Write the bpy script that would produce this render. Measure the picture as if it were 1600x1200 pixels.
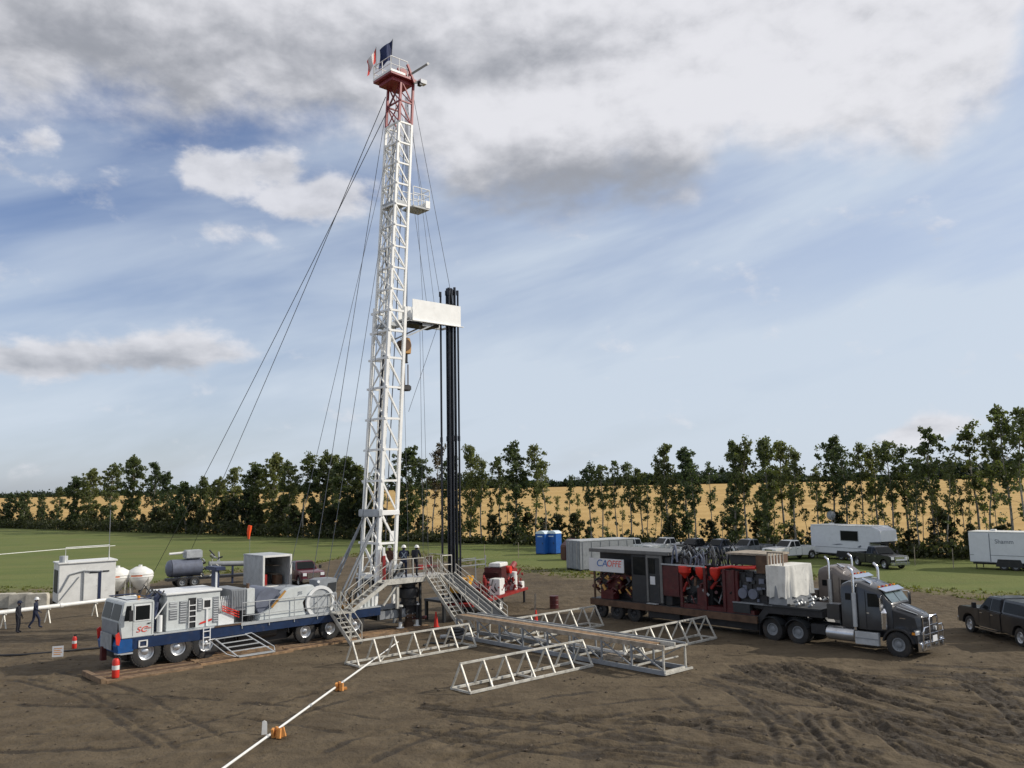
import bpy, bmesh, math, random
import numpy as np
from mathutils import Vector, Matrix, Euler
for _o in list(bpy.data.objects): bpy.data.objects.remove(_o)
S = bpy.context.scene
COL = S.collection
rnd = random.Random(7)

# ------------------------------------------------------------------ camera
F_PX, CAM_H = 1341.0, 7.6
ROLL, PITCH = math.radians(1.08), math.atan(164 / F_PX)
_f = Vector((0, math.cos(PITCH), math.sin(PITCH))); _u0 = Vector((1, 0, 0)).cross(_f)
_r = Vector((1, 0, 0)) * math.cos(ROLL) - _u0 * math.sin(ROLL)
_u = _u0 * math.cos(ROLL) + Vector((1, 0, 0)) * math.sin(ROLL)
cd = bpy.data.cameras.new('camera'); cam = bpy.data.objects.new('camera', cd); COL.objects.link(cam)
cd.sensor_width = 36; cd.lens = 36 * F_PX / 1600; cd.clip_start = 0.1; cd.clip_end = 9000
Rm = Matrix((_r, _u, -_f)).transposed()
cam.matrix_world = Matrix.Translation((0, 0, CAM_H)) @ Rm.to_4x4()
S.camera = cam
def ray(px, py): return _r * ((px - 800) / F_PX) + _u * ((600 - py) / F_PX) + _f
def G(px, py, z=0.0):                      # pixel -> point on the level z
    d = ray(px, py); t = (z - CAM_H) / d.z
    return Vector((d.x * t, d.y * t, z))

# ------------------------------------------------------------------ light
SUN_EL, SUN_AZ = math.radians(32), math.radians(4)        # azimuth of the sun, from +X towards +Y
to_sun = Vector((math.cos(SUN_EL) * math.cos(SUN_AZ), math.cos(SUN_EL) * math.sin(SUN_AZ), math.sin(SUN_EL)))
sl = bpy.data.lights.new('sun', 'SUN'); sl.energy = 3.6; sl.angle = math.radians(0.6); sl.color = (1, .93, .82)
so = bpy.data.objects.new('sun', sl); COL.objects.link(so)
so.rotation_euler = to_sun.to_track_quat('Z', 'Y').to_euler(); so.location = (60, 0, 60)

S.view_settings.view_transform = 'Standard'; S.view_settings.look = 'None'
S.view_settings.gamma = 1; S.view_settings.exposure = 0.0; S.view_settings.use_curve_mapping = False

W = bpy.data.worlds.new('World'); S.world = W; W.use_nodes = True
wn = W.node_tree.nodes; wl = W.node_tree.links
for n in list(wn): wn.remove(n)
class NX:                                  # tiny math-expression helper for node trees
    def __init__(s, nodes, links): s.n = nodes; s.l = links
    def put(s, sock, v):
        if isinstance(v, (int, float)): sock.default_value = v
        elif isinstance(v, (tuple, list)): sock.default_value = v
        else: s.l.new(v, sock)
    def m(s, op, a, b=0.0, c=None, clamp=False):
        k = s.n.new('ShaderNodeMath'); k.operation = op; k.use_clamp = clamp
        s.put(k.inputs[0], a); s.put(k.inputs[1], b)
        if c is not None: s.put(k.inputs[2], c)
        return k.outputs[0]
    def noise(s, vec, scale, detail=6, rough=.55, dist=0.0, out='Fac'):
        k = s.n.new('ShaderNodeTexNoise'); s.put(k.inputs['Vector'], vec)
        k.inputs['Scale'].default_value = scale; k.inputs['Detail'].default_value = detail
        k.inputs['Roughness'].default_value = rough; k.inputs['Distortion'].default_value = dist
        return k.outputs[out]
    def xyz(s, x, y, z=0.0):
        k = s.n.new('ShaderNodeCombineXYZ'); s.put(k.inputs[0], x); s.put(k.inputs[1], y); s.put(k.inputs[2], z); return k.outputs[0]
    def smooth(s, v, a, b, lo=0.0, hi=1.0):
        k = s.n.new('ShaderNodeMapRange'); k.interpolation_type = 'SMOOTHSTEP'; s.put(k.inputs[0], v)
        s.put(k.inputs[1], a); s.put(k.inputs[2], b); s.put(k.inputs[3], lo); s.put(k.inputs[4], hi); return k.outputs[0]
    def mix(s, f, a, b, mode='MIX'):
        k = s.n.new('ShaderNodeMix'); k.data_type = 'RGBA'; k.blend_type = mode
        s.put(k.inputs[0], f)
        for sock, v in ((k.inputs[6], a), (k.inputs[7], b)):
            if isinstance(v, (tuple, list)) and len(v) == 3: v = (*v, 1)
            s.put(sock, v)
        return k.outputs[2]
    def ramp(s, fac, stops):
        k = s.n.new('ShaderNodeValToRGB'); s.put(k.inputs[0], fac); e = k.color_ramp.elements
        while len(e) < len(stops): e.new(.5)
        for el, (p, c) in zip(e, stops):
            el.position = p; el.color = (c, c, c, 1) if isinstance(c, (int, float)) else (*c, 1)
        return k.outputs[0]
X = NX(wn, wl)
sky = wn.new('ShaderNodeTexSky'); sky.sky_type = 'NISHITA'; sky.sun_disc = False
sky.sun_elevation = SUN_EL; sky.sun_rotation = math.radians(90) - SUN_AZ
sky.air_density = 1.0; sky.dust_density = 1.2; sky.ozone_density = 2.0
tc = wn.new('ShaderNodeTexCoord'); sp = wn.new('ShaderNodeSeparateXYZ'); wl.new(tc.outputs['Generated'], sp.inputs[0])
dx, dy, dz = sp.outputs
deg = 180 / math.pi
el = X.m('MULTIPLY', X.m('ARCSINE', dz), deg)                       # elevation in degrees
az = X.m('MULTIPLY', X.m('ARCTAN2', dx, dy), deg)                   # azimuth, 0 = +Y
zz = X.m('ADD', X.m('MAXIMUM', dz, 0.0), .10)
pxy = X.xyz(X.m('DIVIDE', dx, zz), X.m('DIVIDE', dy, zz))           # point on the cloud layer
aev = X.xyz(X.m('MULTIPLY', az, .08), X.m('MULTIPLY', el, .13))
fine = X.noise(aev, 2.6, 8, .58, .12)
aev2 = X.xyz(X.m('MULTIPLY', X.m('ADD', az, .55), .08), X.m('MULTIPLY', X.m('ADD', el, .85), .13))     # the same field, one step towards the light
fine2 = X.noise(aev2, 2.6, 5, .55, .12)
mid = X.noise(pxy, 1.25, 5, .55, .3)
big = X.noise(pxy, .55, 3, .5)
def blob(a, e, wa, we, amp):
    q = X.m('ADD', X.m('POWER', X.m('DIVIDE', X.m('SUBTRACT', az, a), wa), 2.0), X.m('POWER', X.m('DIVIDE', X.m('SUBTRACT', el, e), we), 2.0))
    return X.m('MULTIPLY', X.m('EXPONENT', X.m('MULTIPLY', q, -1.0)), amp)
def total(bs):
    t = bs[0]
    for b in bs[1:]: t = X.m('ADD', t, b)
    return t
# lower edge of the big cloud bank against azimuth
edge = X.ramp(X.m('DIVIDE', X.m('ADD', az, 60.0), 120.0), [(0, .70), (.235, .675), (.30, .70), (.40, .71), (.432, .67), (.465, .59), (.54, .565), (.603, .58), (.625, .655), (.68, .605), (.73, .605), (.757, .65), (.785, .82), (1, .9)])
e_deg = X.m('MULTIPLY', edge, 32.0)
nz = X.m('SUBTRACT', X.m('ADD', X.m('MULTIPLY', fine, .55), X.m('MULTIPLY', mid, .45)), .5)
bank = X.m('ADD', X.m('MULTIPLY', X.m('SUBTRACT', el, e_deg), .17), X.m('MULTIPLY', nz, 2.1))
bank = X.smooth(bank, -.22, .50)
cum = total([blob(-18.4, 20.2, 2.4, 1.5, 1.0), blob(-20.8, 20.5, 1.4, 1.3, .8), blob(-15.3, 20.5, 1.5, 1.3, .8), blob(-18.5, 16.4, 2.7, .9, 1.0), blob(-14.3, 18.5, 2.6, 1.1, .9), blob(-11.6, 19.3, 2.4, 1.3, .85),
             blob(-25.0, 8.8, 6.5, 1.4, .85), blob(-30.0, 7.7, 5.0, 1.1, .85), blob(-19.5, 8.9, 4.5, .8, .6), blob(-29.2, 20.5, 1.2, .8, .75), blob(-31.3, 18.5, 2.6, .6, .65),
             blob(24.4, 2.6, 2.0, .55, .9), blob(26.5, 3.4, 2.3, .6, 1.0), blob(10.9, 8.4, 1.3, .20, .35)])
cumd = X.m('MULTIPLY', X.smooth(X.m('ADD', cum, X.m('MULTIPLY', X.m('SUBTRACT', fine, .5), 2.8)), .22, .88), .90)
dens = X.m('MAXIMUM', bank, cumd)
# cirrus veil: streaks, thicker towards the right and towards the horizon
cirv = X.xyz(X.m('ADD', X.m('MULTIPLY', az, .035), X.m('MULTIPLY', el, .02)), X.m('SUBTRACT', X.m('MULTIPLY', el, .17), X.m('MULTIPLY', az, .045)))
cir = X.noise(cirv, 1.1, 5, .52, .25)
veil = X.m('ADD', X.smooth(cir, .30, .72, .0, .52), X.m('ADD', X.smooth(az, -32, 22, -.06, .34), X.smooth(el, 22, 1, .04, .52)))
veil = X.m('MINIMUM', X.m('MAXIMUM', veil, 0.0), .9)
# light and dark inside the clouds
dark = total([blob(-25, 26.2, 13, 3.6, .85), blob(-9, 28.0, 8, 2.2, .30), blob(2.5, 27.8, 8, 1.6, .62), blob(-8, 23.6, 7, 1.5, .35), blob(3.8, 19.3, 9.5, 2.2, 1.15), blob(8, 20.8, 6.0, 1.8, .5), blob(-26, 8.0, 11, 1.0, .70),
              blob(1, 24.6, 7, 1.4, -.35), blob(17, 24.6, 7, 2.2, -.35), X.smooth(el, 34, 50, 0, .5)])
dark = X.m('ADD', dark, X.m('MULTIPLY', X.m('SUBTRACT', X.m('ADD', X.m('MULTIPLY', mid, .6), X.m('MULTIPLY', fine, .4)), .5), 2.0))
dark = X.m('ADD', dark, X.m('MULTIPLY', X.m('SUBTRACT', fine2, fine), 2.0))
dark = X.smooth(dark, -.30, 1.15)
WS = 0.10
def sc(c): return tuple(v / WS for v in c)
cloud = X.mix(dark, sc((.80, .80, .84)), sc((.33, .345, .385)))
skyc = X.mix(1.0, sky.outputs[0], (1.03, 1.02, 1.20), 'MULTIPLY')
c1 = X.mix(veil, skyc, sc((.63, .71, .81)))
c2 = X.mix(X.m('MULTIPLY', dens, .96), c1, cloud)
below = X.smooth(dz, -.02, .0)
c3 = X.mix(below, sc((.10, .09, .07)), c2)
bg = wn.new('ShaderNodeBackground'); wl.new(c3, bg.inputs[0]); bg.inputs[1].default_value = WS
wo = wn.new('ShaderNodeOutputWorld'); wl.new(bg.outputs[0], wo.inputs[0])

# ------------------------------------------------------------------ materials
MATS = {}
def mat(name, rgb, rough=.6, metal=0.0, var=.14, scale=2.5, bump=0.0, dirt=0.0, dirtc=(.10, .078, .055), coat=0.0, spec=.5, bscale=None):
    m = bpy.data.materials.new(name); m.use_nodes = True
    nt = m.node_tree; x = NX(nt.nodes, nt.links); b = nt.nodes['Principled BSDF']
    t = nt.nodes.new('ShaderNodeTexCoord'); oi = nt.nodes.new('ShaderNodeObjectInfo')
    off = nt.nodes.new('ShaderNodeVectorMath'); off.operation = 'ADD'
    nt.links.new(t.outputs['Object'], off.inputs[0])
    r3 = x.xyz(x.m('MULTIPLY', oi.outputs['Random'], 17.0), x.m('MULTIPLY', oi.outputs['Random'], 9.0)); nt.links.new(r3, off.inputs[1])
    v = off.outputs[0]
    n1 = x.noise(v, scale, 6, .6)
    lo = tuple(c * (1 - var) for c in rgb); hi = tuple(min(1, c * (1 + var)) for c in rgb)
    c = x.mix(x.smooth(n1, .3, .7), lo, hi)
    rr = rough
    if dirt > 0:
        n2 = x.noise(v, scale * .7 + .4, 8, .68)
        d = x.smooth(x.m('ADD', n2, x.m('MULTIPLY', x.noise(v, scale * 6, 3, .5), .25)), .78 - dirt * .35, .98 - dirt * .2, 0, min(.9, .35 + dirt * .55))
        c = x.mix(d, c, dirtc); rr = x.m('ADD', x.m('MULTIPLY', d, .3), rough)
    nt.links.new(c, b.inputs['Base Color']); x.put(b.inputs['Roughness'], rr)
    b.inputs['Metallic'].default_value = metal; b.inputs['Specular IOR Level'].default_value = spec
    b.inputs['Coat Weight'].default_value = coat; b.inputs['Coat Roughness'].default_value = .12
    if bump:
        bn = nt.nodes.new('ShaderNodeBump'); bn.inputs['Strength'].default_value = bump; bn.inputs['Distance'].default_value = .03
        nt.links.new(x.noise(v, bscale or scale * 5, 5, .6), bn.inputs['Height']); nt.links.new(bn.outputs[0], b.inputs['Normal'])
    MATS[name] = m; return m
mat('white', (.74, .74, .71), .45, var=.06, dirt=.25)
mat('mastwhite', (.86, .86, .83), .42, var=.05, dirt=.12)
mat('rigwhite', (.56, .59, .58), .42, var=.07, dirt=.30)
mat('rigroof', (.74, .75, .74), .42, var=.06, dirt=.15)
mat('rigblue', (.008, .025, .075), .38, var=.15, dirt=.35)
mat('bluebright', (.008, .075, .25), .4, dirt=.3)
mat('darkblue', (.022, .032, .075), .45, dirt=.2)
mat('grey', (.23, .245, .26), .5, dirt=.25)
mat('lightgrey', (.40, .42, .43), .5, dirt=.25)
mat('bluegrey', (.13, .145, .19), .42, dirt=.2)
mat('darkgrey', (.022, .025, .028), .5, dirt=.35)
mat('black', (.018, .018, .020), .5, dirt=.25, var=.3)
mat('rubber', (.022, .022, .022), .8, var=.25, dirt=.55, dirtc=(.085, .070, .055))
mat('chrome', (.72, .73, .75), .16, 1.0, var=.05, dirt=.15)
mat('alloy', (.60, .61, .62), .32, .85, var=.08, dirt=.30)
mat('galv', (.53, .515, .46), .5, .15, var=.14, dirt=.55, scale=3.5)
mat('alum', (.50, .52, .53), .42, .35, var=.1, dirt=.25)
mat('glass', (.012, .014, .015), .10, var=.1, spec=.14)
mat('glassblue', (.10, .14, .14), .07, var=.2, spec=.8)
mat('red', (.25, .016, .014), .42, dirt=.35, var=.2)
mat('redbright', (.62, .035, .022), .42, dirt=.15)
mat('darkred', (.070, .009, .010), .45, dirt=.4, var=.25)
mat('mastred', (.30, .045, .055), .45, dirt=.15)
mat('orange', (.80, .16, .02), .55, var=.12, dirt=.15)
mat('sockorange', (.90, .085, .012), .6, var=.08)
mat('yellow', (.70, .36, .03), .5, dirt=.3)
mat('ochre', (.42, .22, .05), .5, dirt=.35)
mat('rust', (.098, .056, .033), .8, dirt=.3, var=.3)
mat('wood', (.27, .17, .09), .85, var=.35, scale=4, bump=.5, dirt=.4)
mat('woodorange', (.62, .27, .07), .8, var=.25, scale=6, dirt=.25)
mat('woodgrey', (.30, .255, .20), .85, var=.3, scale=3, bump=.4, dirt=.35)
mat('matwood', (.205, .135, .078), .9, var=.4, scale=3, bump=.7, dirt=.55)
mat('canvas', (.66, .65, .60), .85, var=.1, bump=.3, dirt=.25)
mat('canvasdark', (.24, .235, .225), .85, var=.1, bump=.3, dirt=.25)
mat('truckpaint', (.022, .024, .028), .30, var=.15, dirt=.30, coat=.5, dirtc=(.09, .075, .06))
mat('truckbrown', (.145, .125, .112), .38, var=.12, dirt=.3, coat=.3)
mat('pickupdark', (.016, .017, .020), .28, var=.15, dirt=.45, coat=.6, dirtc=(.075, .064, .052))
mat('pickupwhite', (.76, .76, .74), .3, var=.04, dirt=.2, coat=.5)
mat('pickupmaroon', (.095, .016, .028), .3, var=.1, dirt=.25, coat=.6)
mat('pickupgrey', (.20, .21, .23), .3, var=.1, dirt=.25, coat=.6)
mat('pickupnavy', (.02, .03, .055), .3, var=.1, dirt=.25, coat=.6)
mat('fiberglass', (.66, .68, .71), .4, var=.04, dirt=.15)
mat('portablue', (.012, .10, .38), .45, var=.1)
mat('portawhite', (.62, .72, .78), .5, var=.05)
mat('navy', (.014, .020, .046), .9, var=.3, scale=7)
mat('black_cloth', (.012, .013, .020), .9, var=.3, scale=7)
mat('brown_cloth', (.085, .040, .030), .9, var=.3, scale=7)
mat('skin', (.42, .24, .16), .6, var=.08)
mat('boot', (.03, .022, .016), .7)
mat('hatwhite', (.82, .82, .79), .35, var=.03)
mat('hivis', (.30, .36, .40), .5, var=.1)
mat('pipe', (.030, .033, .042), .38, .5, var=.3, scale=2, dirt=.2, dirtc=(.09, .06, .045))
mat('cable', (.10, .11, .13), .5, .4)
mat('concrete', (.46, .43, .36), .9, var=.2, bump=.4, dirt=.35)
mat('bark', (.23, .21, .175), .9, var=.45, scale=5, bump=.5)
mat('barkdark', (.095, .08, .065), .9, var=.4, scale=5, bump=.5)
mat('flagred', (.62, .05, .04), .8, var=.08)
mat('flagwhite', (.74, .70, .68), .8, var=.05)
mat('flagnavy', (.018, .03, .095), .8, var=.15)
mat('amber', (.75, .28, .02), .3)
mat('lens', (.75, .77, .78), .15, var=.04)
mat('taillight', (.45, .012, .012), .25)
mat('signwhite', (.64, .65, .66), .5, var=.04, dirt=.15)
mat('signblue', (.03, .13, .38), .5)
mat('signred', (.70, .07, .04), .5)
mat('textgrey', (.13, .15, .19), .5)
mat('roofgrey', (.135, .135, .130), .5, dirt=.35)
mat('clod', (.085, .066, .046), .95, var=.45, scale=6, bump=.6)

def leafmat(name, a, b, c):
    m = bpy.data.materials.new(name); m.use_nodes = True; nt = m.node_tree; x = NX(nt.nodes, nt.links)
    for n in list(nt.nodes): nt.nodes.remove(n)
    t = nt.nodes.new('ShaderNodeTexCoord'); oi = nt.nodes.new('ShaderNodeObjectInfo')
    n1 = x.noise(t.outputs['Object'], 1.1, 3, .6); n2 = x.noise(t.outputs['Object'], 9.0, 2, .6)
    col = x.mix(x.smooth(n1, .35, .65), a, b); col = x.mix(x.smooth(x.m('ADD', n2, x.m('MULTIPLY', oi.outputs['Random'], .12)), .5, .85), col, c)
    col = x.mix(1.0, col, x.mix(oi.outputs['Random'], (.66, .74, .74), (1.34, 1.22, 1.0)), 'MULTIPLY')
    d = nt.nodes.new('ShaderNodeBsdfPrincipled'); nt.links.new(col, d.inputs['Base Color']); d.inputs['Roughness'].default_value = .55
    d.inputs['Specular IOR Level'].default_value = .35
    tr = nt.nodes.new('ShaderNodeBsdfTranslucent'); nt.links.new(x.mix(1.0, col, (1.15, 1.2, .5), 'MULTIPLY'), tr.inputs[0])
    ms = nt.nodes.new('ShaderNodeMixShader'); ms.inputs[0].default_value = .42
    nt.links.new(d.outputs[0], ms.inputs[1]); nt.links.new(tr.outputs[0], ms.inputs[2])
    o = nt.nodes.new('ShaderNodeOutputMaterial'); nt.links.new(ms.outputs[0], o.inputs[0]); MATS[name] = m
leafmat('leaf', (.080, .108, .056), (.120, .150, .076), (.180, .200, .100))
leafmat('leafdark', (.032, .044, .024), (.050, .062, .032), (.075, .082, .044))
leafmat('leafpink', (.075, .060, .050), (.10, .078, .062), (.12, .10, .07))
leafmat('leaffar', (.026, .042, .026), (.036, .055, .032), (.05, .07, .04))
leafmat('blade', (.10, .125, .036), (.125, .145, .048), (.16, .155, .062))

# ------------------------------------------------------------------ mesh helpers
class MB:
    def __init__(s): s.v = []; s.f = []
    def add(s, vs, fs):
        o = len(s.v); s.v += [tuple(p) for p in vs]; s.f += [tuple(i + o for i in q) for q in fs]; return s
    def box(s, x0, x1, y0, y1, z0, z1):
        return s.add([(x, y, z) for z in (z0, z1) for y in (y0, y1) for x in (x0, x1)], [(0, 2, 3, 1), (4, 5, 7, 6), (0, 1, 5, 4), (2, 6, 7, 3), (0, 4, 6, 2), (1, 3, 7, 5)])
    def obox(s, c, size, rot=(0, 0, 0)):
        R = Euler(rot).to_matrix(); h = [k / 2 for k in size]
        vs = [Vector(c) + R @ Vector((x * h[0], y * h[1], z * h[2])) for z in (-1, 1) for y in (-1, 1) for x in (-1, 1)]
        return s.add(vs, [(0, 2, 3, 1), (4, 5, 7, 6), (0, 1, 5, 4), (2, 6, 7, 3), (0, 4, 6, 2), (1, 3, 7, 5)])
    def beam(s, p0, p1, w, h=None, up=(0, 0, 1)):
        h = h or w; p0 = Vector(p0); p1 = Vector(p1); d = (p1 - p0).normalized(); up = Vector(up)
        if abs(d.dot(up)) > .98: up = Vector((0, 1, 0))
        a = d.cross(up).normalized() * w / 2; b = a.cross(d).normalized() * h / 2
        vs = [p + i * a + j * b for p in (p0, p1) for i, j in ((-1, -1), (1, -1), (1, 1), (-1, 1))]
        return s.add(vs, [(0, 1, 2, 3), (7, 6, 5, 4), (0, 4, 5, 1), (1, 5, 6, 2), (2, 6, 7, 3), (3, 7, 4, 0)])
    def cyl(s, p0, p1, r, n=10, r2=None, caps=True):
        r2 = r if r2 is None else r2; p0 = Vector(p0); p1 = Vector(p1); d = (p1 - p0).normalized()
        a = d.orthogonal().normalized(); b = d.cross(a)
        vs = [p + (a * math.cos(t) + b * math.sin(t)) * q for p, q in ((p0, r), (p1, r2)) for t in [2 * math.pi * i / n for i in range(n)]]
        fs = [(i, (i + 1) % n, n + (i + 1) % n, n + i) for i in range(n)]
        if caps: fs += [tuple(range(n - 1, -1, -1)), tuple(range(n, 2 * n))]
        return s.add(vs, fs)
    def tube(s, pts, r, n=8, rs=None):
        pts = [Vector(p) for p in pts]; rings = []; prev = None
        for i, p in enumerate(pts):
            d = (pts[min(i + 1, len(pts) - 1)] - pts[max(i - 1, 0)]).normalized()
            a = d.orthogonal().normalized() if prev is None else (prev - d * prev.dot(d)).normalized()
            prev = a; b = d.cross(a); q = rs[i] if rs else r
            rings.append([p + (a * math.cos(t) + b * math.sin(t)) * q for t in [2 * math.pi * k / n for k in range(n)]])
        vs = [v for g in rings for v in g]; m = len(rings)
        fs = [(j * n + i, j * n + (i + 1) % n, (j + 1) * n + (i + 1) % n, (j + 1) * n + i) for j in range(m - 1) for i in range(n)]
        fs += [tuple(range(n - 1, -1, -1)), tuple(range((m - 1) * n, m * n))]
        return s.add(vs, fs)
    def prism(s, poly, y0, y1, axis='y', top=None):
        """polygon in (x,z) pushed along y (axis y) or in (x,y) pushed along z; top = polygon for the far end"""
        n = len(poly); t2 = top or poly
        mk = (lambda a, b, c: (a, c, b)) if axis == 'y' else ((lambda a, b, c: (a, b, c)) if axis == 'z' else (lambda a, b, c: (c, a, b)))
        vs = [mk(a, b, y0) for a, b in poly] + [mk(a, b, y1) for a, b in t2]
        return s.add(vs, [tuple(range(n)), tuple(range(2 * n - 1, n - 1, -1))] + [(i, n + i, n + (i + 1) % n, (i + 1) % n) for i in range(n)])
    def lathe(s, prof, c=(0, 0, 0), axis='z', n=20, a0=0, a1=2 * math.pi):
        full = abs(a1 - a0 - 2 * math.pi) < 1e-6; k = n if full else n + 1; vs = []
        for r, h in prof:
            for i in range(k):
                t = a0 + (a1 - a0) * i / n; x, y = r * math.cos(t), r * math.sin(t)
                p = {'z': (x, y, h), 'y': (x, h, y), 'x': (h, x, y)}[axis]
                vs.append((p[0] + c[0], p[1] + c[1], p[2] + c[2]))
        fs = []
        for j in range(len(prof) - 1):
            for i in range(n):
                q = (i + 1) % k
                fs.append((j * k + i, j * k + q, (j + 1) * k + q, (j + 1) * k + i))
        return s.add(vs, fs)
    def quad(s, a, b, c, d): return s.add([a, b, c, d], [(0, 1, 2, 3)])
OFF = {}
def root_off(o):
    while o is not None:
        if o.name in OFF: return OFF[o.name]
        o = o.parent
    return Vector((0, 0, 0))
def link(name, me, m=None, parent=None):
    ob = bpy.data.objects.new(name, me); COL.objects.link(ob)
    if parent is not None: ob.parent = parent
    if m and not me.materials: me.materials.append(MATS[m])
    return ob
def mesh(name, mb, bevel=0.0, sharp=35, off=None):
    me = bpy.data.meshes.new(name)
    vs = mb.v if off is None else [(p[0] - off.x, p[1] - off.y, p[2] - off.z) for p in mb.v]
    me.from_pydata(vs, [], mb.f)
    bm = bmesh.new(); bm.from_mesh(me)
    bmesh.ops.recalc_face_normals(bm, faces=bm.faces)
    if bevel:
        es = [e for e in bm.edges if len(e.link_faces) == 2 and e.calc_face_angle(0) > .6]
        bmesh.ops.bevel(bm, geom=es, offset=bevel, segments=2, affect='EDGES', clamp_overlap=True)
    bm.to_mesh(me); bm.free()
    me.polygons.foreach_set('use_smooth', [True] * len(me.polygons)); me.set_sharp_from_angle(angle=math.radians(sharp))
    return me
def part(name, mb, m, parent, bevel=0.0, label=None):
    ob = link(name, mesh(name, mb, bevel, off=root_off(parent)), m, parent)
    if label: ob['label'] = label
    return ob
def tag(o, label, cat, group=None):
    o['label'] = label; o['category'] = cat
    if group: o['group'] = group
    return o
def thing(name, label, cat, loc, rz=0.0, group=None, off=None):
    """Empty at the thing's base; off = that base in the local frame in which the parts are drawn"""
    o = bpy.data.objects.new(name, None); COL.objects.link(o); o.empty_display_size = .3
    o.location = loc; o.rotation_euler = (0, 0, rz); tag(o, label, cat, group)
    OFF[o.name] = Vector(off) if off is not None else Vector((0, 0, 0)); return o
def solo(name, mb, m, label, cat, loc=(0, 0, 0), rz=0.0, group=None, bevel=0.0, off=None):
    ob = link(name, mesh(name, mb, bevel, off=Vector(off) if off is not None else None), m)
    ob.location = loc; ob.rotation_euler = (0, 0, rz); return tag(ob, label, cat, group)
def structure(o): o['kind'] = 'structure'; return o
def stuff(o, label, cat): o['kind'] = 'stuff'; return tag(o, label, cat)
def copy_tree(o, parent=None):
    c = o.copy(); COL.objects.link(c); c.parent = parent
    if o.name in OFF: OFF[c.name] = OFF[o.name]
    for ch in list(o.children): copy_tree(ch, c)
    return c
def text(parent, body, size, loc, m, rot=(math.pi / 2, 0, 0), name='lettering', shear=0.0, sx=1.0):
    cu = bpy.data.curves.new('t', 'FONT'); cu.body = body; cu.size = size; cu.extrude = .004; cu.shear = shear
    tmp = bpy.data.objects.new('t', cu); COL.objects.link(tmp); dg = bpy.context.evaluated_depsgraph_get(); dg.update()
    me = bpy.data.meshes.new_from_object(tmp.evaluated_get(dg)); bpy.data.objects.remove(tmp); me.materials.clear()
    ob = link(name, me, m, parent); ob.location = Vector(loc) - root_off(parent); ob.rotation_euler = rot; ob.scale = (sx, 1, 1); return ob
# ------------------------------------------------------------------ terrain
ROW0, ROWD, ROWN = np.array((47.1, 83.9)), np.array((-.781, .625)), np.array((.625, .781))
def far_s(x, y): return (x - ROW0[0]) * ROWN[0] + (y - ROW0[1]) * ROWN[1]
def sstep(t): t = np.clip(t, 0, 1); return t * t * (3 - 2 * t)
def vnoise(x, y, seed):
    xi = np.floor(x).astype(np.int64); yi = np.floor(y).astype(np.int64); fx = x - xi; fy = y - yi
    def h(i, j):
        n = (i * 374761393 + j * 668265263 + seed * 144269) & 0x7fffffff
        n = ((n ^ (n >> 13)) * 1274126177) & 0x7fffffff
        return ((n ^ (n >> 16)) & 0xffff) / 65535.
    fx = fx * fx * (3 - 2 * fx); fy = fy * fy * (3 - 2 * fy)
    return (h(xi, yi) * (1 - fx) + h(xi + 1, yi) * fx) * (1 - fy) + (h(xi, yi + 1) * (1 - fx) + h(xi + 1, yi + 1) * fx) * fy
def hills(x, y): s = far_s(x, y); return 9.0 * sstep((s - 12) / 700.)
edge_px = [(-500, 925), (0, 925), (80, 928), (200, 918), (300, 898), (420, 888), (500, 880), (545, 868), (600, 862), (660, 867), (760, 884), (870, 896), (1000, 897), (1200, 897), (1330, 905), (1420, 920), (1500, 929), (1600, 935), (2100, 955)]
_eg = sorted([tuple(G(*p))[:2] for p in edge_px]); EX = np.array([e[0] for e in _eg]); EY = np.array([e[1] for e in _eg])
def rng(*segs):
    out = []
    for a, b, st in segs: out.append(np.arange(a, b, st))
    return np.concatenate(out)
gx = np.concatenate([-np.geomspace(135, 4500, 22)[::-1], rng((-130, -60, 2.5), (-60, -28, .8), (-28, 28, .085), (28, 60, .8), (60, 130, 2.5)), np.geomspace(131, 4500, 22)])
gy = np.concatenate([-np.geomspace(12, 400, 8)[::-1], rng((-10, 18, 1.2), (18, 46, .085), (46, 62, .25), (62, 110, .8), (110, 220, 2.5)), np.geomspace(221, 6000, 42)])
NXg, NYg = len(gx), len(gy); XX, YY = np.meshgrid(gx, gy)
pad = np.interp(XX, EX, EY) - YY
mud = sstep((pad + 2) / 4.) * sstep((75 - abs(XX)) / 8)
ZZ = hills(XX, YY)
rough = .035 * (vnoise(XX * .35, YY * .35, 1) - .5) + .05 * (vnoise(XX * .9, YY * 1.1, 2) - .5) + .045 * (vnoise(XX * 2.3, YY * 2.6, 3) - .5) + .045 * (vnoise(XX * 4.6, YY * 4.9, 4) - .5) * (vnoise(XX * .5, YY * .5, 8) * 1.6)
grain = (vnoise(XX * 3.1 + 5, YY * 3.1, 9) - .5)
ZZ = ZZ + rough * mud * 1.25
damp = np.zeros_like(ZZ)
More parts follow.
